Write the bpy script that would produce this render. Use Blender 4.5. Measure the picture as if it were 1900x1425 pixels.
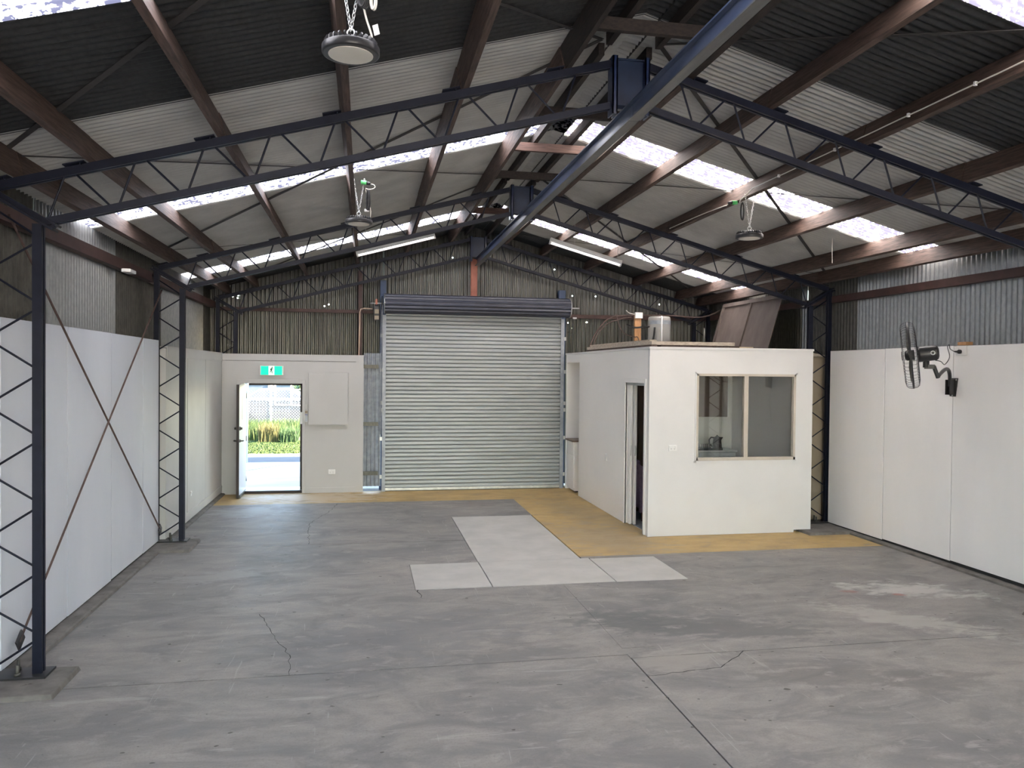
import bpy, bmesh, math, random
from mathutils import Vector, Matrix
random.seed(7)
S = bpy.context.scene
for o in list(bpy.data.objects): bpy.data.objects.remove(o)
COL = S.collection

# ------------------------------------------------------------------ camera
CAM_H = 2.3
yaw, pitch, roll = math.radians(10.7228), math.radians(-0.933), math.radians(0.5568)
fwd = Vector((math.sin(yaw)*math.cos(pitch), math.cos(yaw)*math.cos(pitch), math.sin(pitch)))
rgt = Vector((math.cos(yaw), -math.sin(yaw), 0)); up = rgt.cross(fwd)
r2 = rgt*math.cos(roll) + up*math.sin(roll); u2 = up*math.cos(roll) - rgt*math.sin(roll)
cd = bpy.data.cameras.new('camera'); cam = bpy.data.objects.new('camera', cd); COL.objects.link(cam)
cd.sensor_fit = 'HORIZONTAL'; cd.sensor_width = 36.0; cd.lens = 36.0*1440/1900; cd.clip_start = .05; cd.clip_end = 400
mw = Matrix((r2, u2, -fwd)).transposed().to_4x4(); mw.translation = (0, 0, CAM_H)
cam.matrix_world = mw
S.camera = cam
# ------------------------------------------------------------------ world, exposure
W = bpy.data.worlds.new('sky'); S.world = W; W.use_nodes = True
wn = W.node_tree.nodes; wl = W.node_tree.links
sky = wn.new('ShaderNodeTexSky'); sky.sky_type = 'NISHITA'
sky.sun_elevation = math.radians(38); sky.sun_rotation = math.radians(105)
sky.sun_intensity = 0.22; sky.sun_size = math.radians(3.0); sky.air_density = 1.2; sky.dust_density = 1.0; sky.ozone_density = 1.0
bg = wn['Background']; bg.inputs['Strength'].default_value = 1.0
wl.new(sky.outputs[0], bg.inputs[0])
S.view_settings.view_transform = 'Standard'; S.view_settings.look = 'None'
S.view_settings.gamma = 1.0; S.view_settings.use_curve_mapping = False
S.view_settings.exposure = 1.5
S.cycles.max_bounces = 10; S.cycles.diffuse_bounces = 7; S.cycles.glossy_bounces = 4
S.cycles.transmission_bounces = 8; S.cycles.transparent_max_bounces = 12
S.cycles.sample_clamp_indirect = 8.0

# ------------------------------------------------------------------ materials
def ramp(nt, fac, stops):
    r = nt.nodes.new('ShaderNodeValToRGB'); el = r.color_ramp.elements
    while len(el) < len(stops): el.new(.5)
    for e, (p, c) in zip(el, stops):
        e.position = p; e.color = (*c, 1) if len(c) == 3 else c
    nt.links.new(fac, r.inputs[0]); return r.outputs[0]
def pos(nt, scale=(1, 1, 1)):
    g = nt.nodes.new('ShaderNodeNewGeometry'); m = nt.nodes.new('ShaderNodeVectorMath'); m.operation = 'MULTIPLY'
    nt.links.new(g.outputs['Position'], m.inputs[0]); m.inputs[1].default_value = scale; return m.outputs[0]
def noise(nt, vec, scale=1.0, detail=4.0, rough=.55, dist=0.0):
    n = nt.nodes.new('ShaderNodeTexNoise'); n.inputs['Scale'].default_value = scale; n.inputs['Detail'].default_value = detail
    n.inputs['Roughness'].default_value = rough; n.inputs['Distortion'].default_value = dist
    nt.links.new(vec, n.inputs['Vector']); return n.outputs['Fac']
def mixc(nt, fac, a, b, mode='MIX'):
    m = nt.nodes.new('ShaderNodeMix'); m.data_type = 'RGBA'; m.blend_type = mode
    for sock, v in ((m.inputs[0], fac), (m.inputs[6], a), (m.inputs[7], b)):
        if isinstance(v, (int, float)): sock.default_value = v
        elif isinstance(v, tuple): sock.default_value = (*v, 1) if len(v) == 3 else v
        else: nt.links.new(v, sock)
    return m.outputs[2]
def math_(nt, op, a, b=None, c=None):
    m = nt.nodes.new('ShaderNodeMath'); m.operation = op
    for i, v in enumerate((a, b, c)):
        if v is None: continue
        if isinstance(v, (int, float)): m.inputs[i].default_value = v
        else: nt.links.new(v, m.inputs[i])
    return m.outputs[0]
def M(name, c1, c2=None, scale=8.0, stretch=(1, 1, 1), rough=.6, metal=0.0, bump=0.0, lo=.35, hi=.65, detail=5.0, spots=None, spec=.5):
    m = bpy.data.materials.new(name); m.use_nodes = True; nt = m.node_tree; b = nt.nodes['Principled BSDF']
    b.inputs['Roughness'].default_value = rough; b.inputs['Metallic'].default_value = metal
    b.inputs['Specular IOR Level'].default_value = spec
    c2 = c2 or tuple(min(1, x*1.12) for x in c1)
    v = pos(nt, stretch); f = noise(nt, v, scale, detail)
    col = ramp(nt, f, [(lo, c1), (hi, c2)])
    if spots:   # (colour, scale, threshold) : marks and dirt
        sc, ss, th = spots
        g = noise(nt, pos(nt), ss, 6.0, .7)
        k = ramp(nt, g, [(th, (0, 0, 0)), (th+.05, (1, 1, 1))])
        col = mixc(nt, k, col, sc)
    nt.links.new(col, b.inputs['Base Color'])
    if bump:
        bn = nt.nodes.new('ShaderNodeBump'); bn.inputs['Strength'].default_value = bump; bn.inputs['Distance'].default_value = .01
        nt.links.new(f, bn.inputs['Height']); nt.links.new(bn.outputs[0], b.inputs['Normal'])
    return m
def emit(name, c, s):
    m = bpy.data.materials.new(name); m.use_nodes = True; b = m.node_tree.nodes['Principled BSDF']
    b.inputs['Base Color'].default_value = (*c, 1); b.inputs['Emission Color'].default_value = (*c, 1)
    b.inputs['Emission Strength'].default_value = s; return m

WHITE = M('white_board_paint', (.66, .66, .655), (.70, .70, .695), 1.3, rough=.45, spots=((.5, .49, .47), 7.0, .72))
WHITE_SEMI = M('white_semi_gloss', (.84, .835, .81), (.88, .875, .85), 1.0, rough=.32, spots=((.6, .58, .54), 5.0, .74))
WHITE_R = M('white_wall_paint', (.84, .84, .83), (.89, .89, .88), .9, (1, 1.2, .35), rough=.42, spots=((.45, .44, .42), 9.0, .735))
EXITW = M('grey_white_wall_paint', (.49, .49, .485), (.525, .525, .52), 1.0, rough=.5)
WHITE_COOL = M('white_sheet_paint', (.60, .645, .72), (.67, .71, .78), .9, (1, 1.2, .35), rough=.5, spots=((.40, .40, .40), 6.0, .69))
OFFWHITE = M('cream_paint', (.50, .50, .485), (.56, .56, .54), 1.2, rough=.5)
PLASTIC = M('white_plastic', (.75, .75, .74), (.78, .78, .77), 3, rough=.35)
NAVY = M('navy_steel_paint', (.004, .0056, .015), (.0075, .0105, .024), 9, rough=.45, spec=.3)
NAVY2 = M('navy_beam_paint', (.012, .022, .065), (.026, .044, .11), 4, (3, .6, 3), rough=.28)
BEAMB = M('blue_beam_paint', (.045, .065, .13), (.085, .105, .17), 4, (3, .6, 3), rough=.3)
POSTB = M('blue_post_paint', (.030, .058, .125), (.042, .075, .155), 4, rough=.5)
BEAMG = M('worn_grey_flange', (.075, .078, .08), (.11, .112, .11), 6, (3, .6, 3), rough=.4)
PLATE_BLUE = M('blue_plate_paint', (.006, .015, .044), (.010, .024, .064), 6, rough=.45)
GALV = M('galvanised_sheet', (.33, .355, .36), (.41, .435, .44), 30, (1, 1, .5), rough=.30, metal=.8, spots=((.22, .22, .20), 4, .70))
GALV_DARK = M('aged_galvanised_sheet', (.085, .085, .076), (.125, .123, .108), 25, (1, 1, .4), rough=.42, metal=.6)
GALV_END = M('end_wall_sheet', (.145, .147, .134), (.20, .20, .182), 8, (1, 1, .2), rough=.28, metal=.8, spots=((.12, .11, .09), 3, .66))
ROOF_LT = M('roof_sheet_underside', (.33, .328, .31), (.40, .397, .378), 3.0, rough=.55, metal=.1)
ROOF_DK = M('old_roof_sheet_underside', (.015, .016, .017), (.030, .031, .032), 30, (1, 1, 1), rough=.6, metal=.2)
TIMBER = M('dark_hardwood', (.038, .023, .018), (.098, .062, .049), 9, (6, .55, 6), rough=.7, bump=.25, detail=7)
TIMBER_DK = M('smoke_dark_hardwood', (.014, .010, .009), (.035, .024, .020), 9, (3, .8, 6), rough=.75, bump=.2)  # darker timber for ridge timbers, most blocks and the top purlins of one bay
TIMBER_RED = M('red_hardwood', (.065, .034, .026), (.12, .066, .05), 9, (.7, 6, 6), rough=.7, bump=.25, detail=7)
PINE = M('pale_pine', (.50, .40, .27), (.66, .55, .40), 10, (1, 1, 6), rough=.7)
PINE2 = M('orange_pine', (.42, .22, .10), (.55, .31, .15), 10, (5, 5, 1), rough=.7)
PLANK = M('grey_plank', (.36, .31, .25), (.52, .46, .38), 9, (2, 2, 6), rough=.8)
OXIDE = M('red_oxide_steel', (.052, .026, .023), (.080, .040, .035), 6, rough=.6)
OXIDE_LT = M('salmon_red_oxide', (.33, .115, .075), (.42, .16, .11), 6, rough=.6)
STRAP = M('dark_strap_steel', (.02, .018, .018), (.035, .032, .032), 8, rough=.7)
ROD = M('rusty_rod', (.065, .040, .036), (.11, .072, .062), 12, rough=.7)
SLAT = M('shutter_steel', (.305, .328, .335), (.355, .378, .385), 2.0, (.4, 1, 6), rough=.34, metal=.25)
DRUMM = M('shutter_outer_navy', (.040, .045, .065), (.065, .07, .095), 3, rough=.33, metal=.15)
STEEL = M('bright_steel', (.45, .46, .46), (.58, .59, .59), 12, rough=.35, metal=.8)
STEELG = M('galvanised_bracket', (.26, .29, .33), (.36, .39, .43), 10, rough=.45, metal=.4)
BLACK = M('black_plastic', (.012, .012, .013), (.02, .02, .021), 8, rough=.4)
BLACKM = M('black_enamel', (.018, .018, .020), (.03, .03, .033), 8, rough=.35)
DKGREY = M('dark_cavity', (.02, .02, .02), (.03, .03, .03), 5, rough=.9)
DIFF = M('frosted_diffuser', (.62, .58, .50), (.68, .64, .56), 6, rough=.4)
LENS = M('tube_diffuser', (.82, .82, .82), (.86, .86, .86), 4, rough=.3)
TUBE = emit('lit_tube_cover', (1.0, .96, .93), .40)  # unlit tubes: glow added in place of skylight brightness on the covers
ALU = M('bronze_aluminium', (.52, .47, .40), (.58, .53, .46), 5, rough=.35, metal=.2)
BROWNB = M('brown_board', (.27, .225, .165), (.33, .275, .205), 4, (1, 1, .4), rough=.75)
PANELB = M('mauve_brown_panel', (.115, .093, .083), (.155, .126, .113), 5, (1, 1, .5), rough=.7)
CUPB = M('dark_brown_laminate', (.055, .028, .018), (.085, .045, .03), 8, (1, 1, .2), rough=.5)
CUPB2 = M('brown_laminate', (.12, .085, .065), (.15, .11, .085), 8, (1, 1, .2), rough=.5)
PURPLE = M('purple_fabric', (.22, .16, .25), (.28, .21, .31), 30, rough=.9)
LEGW = M('red_brown_leg', (.11, .04, .025), (.16, .06, .035), 20, rough=.5)
KFLOOR = M('blue_grey_vinyl', (.26, .29, .30), (.32, .35, .36), 10, rough=.5)
GREENP = M('green_plastic', (.10, .55, .16), (.14, .62, .2), 10, rough=.4)
COPPER = M('cream_conduit', (.62, .45, .33), (.7, .52, .4), 10, rough=.5)
CABLE = M('brown_cable', (.11, .075, .065), (.16, .11, .095), 10, rough=.6)
CORD = M('pale_cord', (.55, .53, .48), (.62, .6, .55), 10, rough=.6)
WORKTOP = M('brown_worktop', (.14, .10, .075), (.2, .15, .115), 25, rough=.4)
LEDGE = M('edge_concrete', (.115, .108, .098), (.19, .18, .165), 6, rough=.9, bump=.4, spots=((.09, .08, .07), 8, .62))
CONC_LT = M('new_concrete', (.40, .395, .375), (.46, .455, .43), 2.5, (1, 1, 1), rough=.8, bump=.1, spots=((.34, .33, .31), 9, .66))
GRASS = M('grass_blades', (.017, .040, .006), (.038, .068, .011), 3, rough=.9)
DRYGRASS = M('dry_grass', (.055, .06, .014), (.085, .08, .026), 3, rough=.9)
ASPH = M('pale_asphalt', (.032, .034, .042), (.042, .045, .055), 3, rough=.95)
PAVE = M('outdoor_concrete', (.50, .49, .47), (.60, .59, .57), 1.3, (.6, 2, 1), rough=.9, spots=((.3, .29, .27), 5, .68))
FARG = M('far_grey_wall', (.05, .065, .085), (.06, .075, .095), 2, rough=.8)
FENCEG = M('grey_paling', (.028, .03, .036), (.036, .039, .046), 3, rough=.8)
CARB = M('pale_blue_car_paint', (.16, .22, .34), (.18, .24, .36), 2, rough=.25)
CARW = M('white_car_paint', (.6, .62, .64), (.64, .66, .68), 2, rough=.25)
CARGL = M('car_glass', (.05, .06, .08), (.06, .07, .09), 2, rough=.1)
SHRUB = M('shrub_leaves', (.02, .05, .014), (.04, .08, .022), 3, rough=.9)

def skylight_mat(name, th, c=(.93, .94, .96)):
    m = bpy.data.materials.new(name); m.use_nodes = True; nt = m.node_tree
    for n in list(nt.nodes):
        if n.type != 'OUTPUT_MATERIAL': nt.nodes.remove(n)
    out = nt.nodes['Material Output']
    tr = nt.nodes.new('ShaderNodeBsdfTranslucent')
    a = noise(nt, pos(nt, (1, 1.7, 1)), 9.0, 3.0, .6); b_ = noise(nt, pos(nt, (1, 1, 1)), 26.0, 2.0, .5)
    s = math_(nt, 'ADD', math_(nt, 'MULTIPLY', a, .55), math_(nt, 'MULTIPLY', b_, .45))
    col = ramp(nt, s, [(th, c), (th+.012, (.035, .035, .05))])
    nt.links.new(col, tr.inputs['Color']); nt.links.new(tr.outputs[0], out.inputs['Surface'])
    return m
SKYL = skylight_mat('fibreglass_clear', .517)
SKYR = skylight_mat('fibreglass_lichen', .485)

def glass_mat():
    m = bpy.data.materials.new('window_glass'); m.use_nodes = True; nt = m.node_tree
    for n in list(nt.nodes):
        if n.type != 'OUTPUT_MATERIAL': nt.nodes.remove(n)
    t = nt.nodes.new('ShaderNodeBsdfTransparent'); t.inputs[0].default_value = (.95, .955, .95, 1)
    g = nt.nodes.new('ShaderNodeBsdfGlossy'); g.inputs['Roughness'].default_value = .01
    f = nt.nodes.new('ShaderNodeFresnel'); f.inputs[0].default_value = 1.5
    k = math_(nt, 'MULTIPLY', f.outputs[0], 1.5)
    mx = nt.nodes.new('ShaderNodeMixShader'); nt.links.new(k, mx.inputs[0])
    nt.links.new(t.outputs[0], mx.inputs[1]); nt.links.new(g.outputs[0], mx.inputs[2])
    nt.links.new(mx.outputs[0], nt.nodes['Material Output'].inputs['Surface']); return m
GLASS = glass_mat()

def floor_mat(name, yellow=False):
    m = bpy.data.materials.new(name); m.use_nodes = True; nt = m.node_tree; b = nt.nodes['Principled BSDF']
    p0 = pos(nt)
    n1 = noise(nt, pos(nt, (1, 1.6, 1)), .55, 6.0, .62, .6)
    n2 = noise(nt, pos(nt, (1, 2.2, 1)), 3.2, 8.0, .7, .4)
    n3 = noise(nt, p0, 60, 4.0, .6)
    n4 = noise(nt, pos(nt, (1, 1.8, 1)), 1.35, 9.0, .68, 1.0)
    base = ramp(nt, n1, [(.30, (.160, .159, .160)), (.48, (.232, .223, .213)), (.70, (.305, .283, .263))])
    base = mixc(nt, ramp(nt, n4, [(.38, (.6, .6, .6)), (.52, (0, 0, 0))]), base, (.135, .135, .138))
    base = mixc(nt, ramp(nt, n4, [(.52, (0, 0, 0)), (.66, (.6, .6, .6))]), base, (.315, .296, .278))
    base = mixc(nt, ramp(nt, n2, [(.36, (.55, .55, .55)), (.52, (0, 0, 0))]), base, (.15, .15, .153))
    base = mixc(nt, ramp(nt, n2, [(.55, (0, 0, 0)), (.70, (.6, .6, .6))]), base, (.36, .345, .33))
    base = mixc(nt, ramp(nt, n3, [(.35, (.28, .28, .28)), (.5, (0, 0, 0))]), base, (.14, .135, .13))
    # scratches : very stretched noise
    for st, sc in (((9, .7, 1), 2.3), ((.8, 8, 1), 1.7)):
        s_ = noise(nt, pos(nt, st), sc, 2.0, .5, 1.2)
        base = mixc(nt, ramp(nt, s_, [(.70, (0, 0, 0)), (.73, (.35, .35, .35))]), base, (.4, .385, .37))
    # small dark droppings
    d_ = noise(nt, pos(nt, (1, 1.5, 1)), 13, 1.0, .4)
    base = mixc(nt, ramp(nt, d_, [(.755, (0, 0, 0)), (.775, (.8, .8, .8))]), base, (.05, .045, .04))
    def patch(cx, cy, rx, ry, rot, col, amt, soft=.5):
        nonlocal base
        mp = nt.nodes.new('ShaderNodeVectorMath'); mp.operation = 'SUBTRACT'; nt.links.new(p0, mp.inputs[0]); mp.inputs[1].default_value = (cx, cy, 0)
        vr = nt.nodes.new('ShaderNodeVectorRotate'); vr.rotation_type = 'Z_AXIS'; nt.links.new(mp.outputs[0], vr.inputs['Vector']); vr.inputs['Angle'].default_value = -rot
        sc = nt.nodes.new('ShaderNodeVectorMath'); sc.operation = 'MULTIPLY'; nt.links.new(vr.outputs[0], sc.inputs[0]); sc.inputs[1].default_value = (1/rx, 1/ry, 0)
        ln = nt.nodes.new('ShaderNodeVectorMath'); ln.operation = 'LENGTH'; nt.links.new(sc.outputs[0], ln.inputs[0])
        e = math_(nt, 'ADD', ln.outputs['Value'], math_(nt, 'MULTIPLY_ADD', n2, 3.4, -1.7))
        k = ramp(nt, e, [(max(0, 1-soft), (amt,)*3), (1.0, (0, 0, 0))])
        base = mixc(nt, k, base, col)
    if yellow:
        y1 = noise(nt, pos(nt, (1, 1.4, 1)), 1.6, 7.0, .65)
        yc = ramp(nt, y1, [(.3, (.33, .235, .105)), (.5, (.46, .32, .125)), (.7, (.53, .375, .15))])
        base = mixc(nt, ramp(nt, n2, [(.56, (.93,)*3), (.72, (.25,)*3)]), base, yc)
        patch(-.9, 14.3, 1.3, .7, 0, (.52, .44, .33), .75)
        patch(3.3, 10.3, .8, 1.3, .2, (.30, .25, .17), .6)
        patch(3.5, 12.2, .5, 1.6, .2, (.30, .24, .14), .5)
    else:
        patch(5.75, 7.35, .75, .34, -.35, (.46, .45, .43), .85, .6)
        patch(5.0, 6.45, .95, .28, -.75, (.38, .365, .34), .75)
        patch(5.08, 7.36, .12, .07, -.3, (.26, .13, .11), .7); patch(5.5, 7.2, .10, .05, -.2, (.30, .10, .08), .7)
        patch(2.55, 6.75, .85, .38, -.4, (.105, .112, .112), .85, .6)
        patch(3.3, 6.45, .9, .3, -.3, (.13, .13, .13), .75)
        patch(3.6, 5.3, .8, .25, -.2, (.14, .135, .13), .6)
        patch(4.2, 5.1, .6, .25, .1, (.13, .125, .12), .5)
        patch(2.5, 5.85, .5, .3, .1, (.32, .30, .275), .6)
        patch(.5, 6.8, 1.2, .6, .1, (.17, .17, .175), .55)
        patch(-1.8, 13.0, .7, .5, 0, (.36, .36, .37), .6)
        patch(.2, 9.8, 1.4, .3, 0, (.16, .16, .165), .6)
        patch(-1.1, 10.9, .9, .3, .1, (.17, .17, .17), .5)
        patch(-1.6, 9.0, .6, .25, .3, (.33, .32, .31), .5)
        patch(1.9, 13.2, .6, .3, 0, (.17, .155, .15), .5)
    nt.links.new(base, b.inputs['Base Color'])
    nt.links.new(ramp(nt, n2, [(.3, (.5,)*3), (.7, (.78,)*3)]), b.inputs['Roughness'])
    bn = nt.nodes.new('ShaderNodeBump'); bn.inputs['Strength'].default_value = .15; bn.inputs['Distance'].default_value = .01
    nt.links.new(n3, bn.inputs['Height']); nt.links.new(bn.outputs[0], b.inputs['Normal'])
    return m
CONC = floor_mat('worn_concrete'); YELL = floor_mat('yellow_floor_paint', True)

# sheet metal of the gable wall, pierced by old nail holes
HOLES = [(-2.444, 3.652), (-2.348, 3.675), (-2.357, 3.625), (-.773, 3.513), (-.693, 3.546), (1.68, 4.529), (2.498, 4.495), (3.744, 4.496), (3.746, 4.366),
         (4.123, 3.844), (4.611, 3.846), (5.013, 3.846), (5.421, 3.724), (4.039, 3.296), (4.119, 3.188), (4.435, 3.315), (5.984, 3.716)]
def pierce(m):
    nt = m.node_tree; out = nt.nodes['Material Output']; b = nt.nodes['Principled BSDF']
    v = pos(nt, (1, 0, 1)); d = None
    for x, z in HOLES:
        n = nt.nodes.new('ShaderNodeVectorMath'); n.operation = 'DISTANCE'; nt.links.new(v, n.inputs[0]); n.inputs[1].default_value = (x, 0, z)
        d = n.outputs['Value'] if d is None else math_(nt, 'MINIMUM', d, n.outputs['Value'])
    k = math_(nt, 'LESS_THAN', d, .013)
    t = nt.nodes.new('ShaderNodeBsdfTransparent'); mx = nt.nodes.new('ShaderNodeMixShader')
    nt.links.new(k, mx.inputs[0]); nt.links.new(b.outputs[0], mx.inputs[1]); nt.links.new(t.outputs[0], mx.inputs[2]); nt.links.new(mx.outputs[0], out.inputs['Surface'])
pierce(GALV_END)

# ------------------------------------------------------------------ object helpers
WL = {}   # world location of parents
def empty(name, loc, kind=None):
    o = bpy.data.objects.new(name, None); COL.objects.link(o); o.empty_display_size = .1
    o.location = loc; WL[o.name] = Vector(loc)
    if kind: o['kind'] = kind
    return o
def thing(name, loc, label, cat, group=None):
    o = empty(name, loc); o['label'] = label; o['category'] = cat
    if group: o['group'] = group
    return o
def tag(o, label, cat, group=None):
    o['label'] = label; o['category'] = cat
    if group: o['group'] = group
    return o
class B:
    """collects shapes given in world coordinates and links them as one mesh object"""
    def __init__(s): s.v = []; s.f = []; s.sm = []
    def add(s, vs, fs, smooth=False):
        n = len(s.v); s.v += [Vector(v) for v in vs]; s.f += [[i+n for i in f] for f in fs]; s.sm += [smooth]*len(fs); return s
    def box(s, x0, x1, y0, y1, z0, z1):
        return s.hexa([(x0, y0, z0), (x1, y0, z0), (x1, y1, z0), (x0, y1, z0)], [(x0, y0, z1), (x1, y0, z1), (x1, y1, z1), (x0, y1, z1)])
    def hexa(s, a, b):
        n = len(a); fs = [list(range(n))[::-1], [n+i for i in range(n)]]
        fs += [[i, (i+1) % n, n+(i+1) % n, n+i] for i in range(n)]
        return s.add(list(a)+list(b), fs)
    def obox(s, c, ax, ay, az):   # oriented box, half axes
        c, ax, ay, az = Vector(c), Vector(ax), Vector(ay), Vector(az)
        lo = [c+i*ax+j*ay-az for i, j in ((-1, -1), (1, -1), (1, 1), (-1, 1))]; hi = [p+2*az for p in lo]
        return s.hexa(lo, hi)
    def bar(s, p, q, w, h, upv=(0, 0, 1)):
        p, q = Vector(p), Vector(q); d = (q-p); L = d.length; d.normalize(); u = Vector(upv)
        if abs(d.dot(u)) > .98: u = Vector((0, 1, 0))
        side = d.cross(u).normalized(); u = side.cross(d)
        return s.obox((p+q)/2, d*L/2, side*w/2, u*h/2)
    def tube(s, pts, r, n=8, closed=False, cap=True):
        pts = [Vector(p) for p in pts]; rings = []; N = len(pts); prev = None
        for i, p in enumerate(pts):
            a = pts[(i-1) % N] if (i or closed) else p; b = pts[(i+1) % N] if (i < N-1 or closed) else p
            t = (b-a).normalized()
            if prev is None:
                u = Vector((0, 0, 1)) if abs(t.z) < .9 else Vector((1, 0, 0)); u = (u-t*u.dot(t)).normalized()
            else: u = (prev-t*prev.dot(t)).normalized()
            prev = u; w = t.cross(u); rr = r[i] if isinstance(r, (list, tuple)) else r
            rings.append([p+rr*(math.cos(2*math.pi*k/n)*u+math.sin(2*math.pi*k/n)*w) for k in range(n)])
        base = len(s.v)
        for g in rings: s.v += g
        m = N if closed else N-1
        for i in range(m):
            for k in range(n):
                a = base+i*n; b = base+((i+1) % N)*n
                s.f.append([a+k, a+(k+1) % n, b+(k+1) % n, b+k]); s.sm.append(True)
        if cap and not closed:
            s.f.append([base+k for k in range(n)][::-1]); s.sm.append(False); e = base+(N-1)*n
            s.f.append([e+k for k in range(n)]); s.sm.append(False)
        return s
    def lathe(s, c, axis, prof, n=32, caps=True):
        c, a = Vector(c), Vector(axis).normalized(); u = a.orthogonal().normalized(); w = a.cross(u); base = len(s.v); m = len(prof)
        for h, r in prof: s.v += [c+a*h+r*(math.cos(2*math.pi*k/n)*u+math.sin(2*math.pi*k/n)*w) for k in range(n)]
        for i in range(m-1):
            for k in range(n): s.f.append([base+i*n+k, base+i*n+(k+1) % n, base+(i+1)*n+(k+1) % n, base+(i+1)*n+k]); s.sm.append(True)
        if caps:
            s.f.append([base+k for k in range(n)][::-1]); s.sm.append(False)
            s.f.append([base+(m-1)*n+k for k in range(n)]); s.sm.append(False)
        return s
    def ring(s, c, axis, R, r, n=28, k=6):
        c, a = Vector(c), Vector(axis).normalized(); u = a.orthogonal().normalized(); w = a.cross(u)
        return s.tube([c+R*(math.cos(2*math.pi*i/n)*u+math.sin(2*math.pi*i/n)*w) for i in range(n)], r, k, closed=True)
    def out(s, name, mat, parent=None, kind=None, bevel=0.0, label=None):
        xs = [v.x for v in s.v]; ys = [v.y for v in s.v]; zs = [v.z for v in s.v]
        c = Vector(((min(xs)+max(xs))/2, (min(ys)+max(ys))/2, min(zs)))
        me = bpy.data.meshes.new(name); me.from_pydata([v-c for v in s.v], [], s.f); me.polygons.foreach_set('use_smooth', s.sm)
        bm = bmesh.new(); bm.from_mesh(me); bmesh.ops.recalc_face_normals(bm, faces=bm.faces); bm.to_mesh(me); bm.free()
        me.materials.append(mat); o = bpy.data.objects.new(name, me); COL.objects.link(o)
        WL[o.name] = c
        if parent: o.parent = parent; o.location = c-WL[parent.name]
        else: o.location = c
        if kind: o['kind'] = kind
        if label: o['label'] = label
        if bevel:
            md = o.modifiers.new('bevel', 'BEVEL'); md.width = bevel; md.segments = 2; md.limit_method = 'ANGLE'
        return o
def box(name, dims, mat, parent=None, bevel=0.0, kind=None, label=None): return B().box(*dims).out(name, mat, parent, kind, bevel, label)
def copy_to(o, loc, parent):
    c = o.copy(); COL.objects.link(c); c.parent = parent; c.location = Vector(loc)-WL[parent.name]; return c
_unit = {}
def rod(name, p, q, r, mat, parent):
    """a straight round bar : shares one unit cylinder mesh per material"""
    if mat.name not in _unit:
        b = B().tube([(0, 0, 0), (0, 0, 1)], 1.0, 8); me = bpy.data.meshes.new('round_bar'); me.from_pydata(b.v, [], b.f)
        me.polygons.foreach_set('use_smooth', b.sm); me.materials.append(mat); _unit[mat.name] = me
    o = bpy.data.objects.new(name, _unit[mat.name]); COL.objects.link(o); p, q = Vector(p), Vector(q); d = q-p
    o.parent = parent; o.location = p-WL[parent.name]; o.rotation_euler = d.to_track_quat('Z', 'Y').to_euler(); o.scale = (r, r, d.length)
    return o

RX = 2.15            # ridge line
SL = .272            # slope of the roof
def z_chord(x): return 4.93-SL*abs(x-RX)
def z_roof(x): return 5.135-SL*abs(x-RX)
YB, YE = -7.4, 15.28    # front and back of the shed
XL, XR = -2.85, 7.12    # corrugated side walls
PITCH = .076

# ================================================================== SETTING : floor
fl = empty('floor', (2.1, 4, 0), 'structure')
def slab(x0, x1, y0, y1, mat=CONC, name='concrete_slab', top=0.0):
    return box(name, (x0, x1, y0, y1, top-.1, top), mat, fl)
G = .006
slab(-2.5, 2.12-G, YB, 6.0-G); slab(2.12+G, 6.87, YB, 5.93-G)
slab(2.12, 2.55, 5.93, 6.15-G); slab(2.55, 6.87, 5.93+G, 6.15); slab(2.12+.003, 6.87, 6.15, 8.12)
slab(-2.5, .535-G, 6.0+G, 10.45-G); slab(.535-G, 2.12, 6.0+G, 8.13-G);
slab(.535-G, 1.35-G, 9.2+G, 10.45-G)
slab(-2.5, 1.35-G, 10.45+G, 13.69); slab(1.35-G, 2.64, 12.11+G, 13.69)
slab(3.56+G, 6.87, 8.12, 9.305); slab(2.64, 3.56+G, 9.19+G, 9.305)
for x0, x1, y0, y1 in ((.535, 1.352-G, 8.135, 9.2), (1.352+G, 2.728-G, 8.125, 9.21), (2.728+G, 3.56, 8.115, 9.18), (1.352, 2.62, 9.21+G, 10.42-.002), (1.352, 2.62, 10.42+.002, 12.11)):
    slab(x0, x1, y0, y1, CONC_LT, 'patch_slab', .003)
slab(-2.5, 3.95, 13.69, 14.95, YELL, 'painted_slab'); slab(2.64, 6.87, 9.305, 13.69, YELL, 'painted_slab')
slab(3.95, 6.87, 13.69, 15.3, YELL, 'painted_slab')
slab(-2.9, 3.95, 14.95, 15.32, LEDGE, 'threshold_slab', -.004)
box('slab_bed', (-3.1, 7.4, YB, 15.32, -.2, -.06), DKGREY, fl)
box('vinyl_floor', (3.99, 6.42, 10.4, 13.5, 0, .006), KFLOOR, fl)
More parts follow.
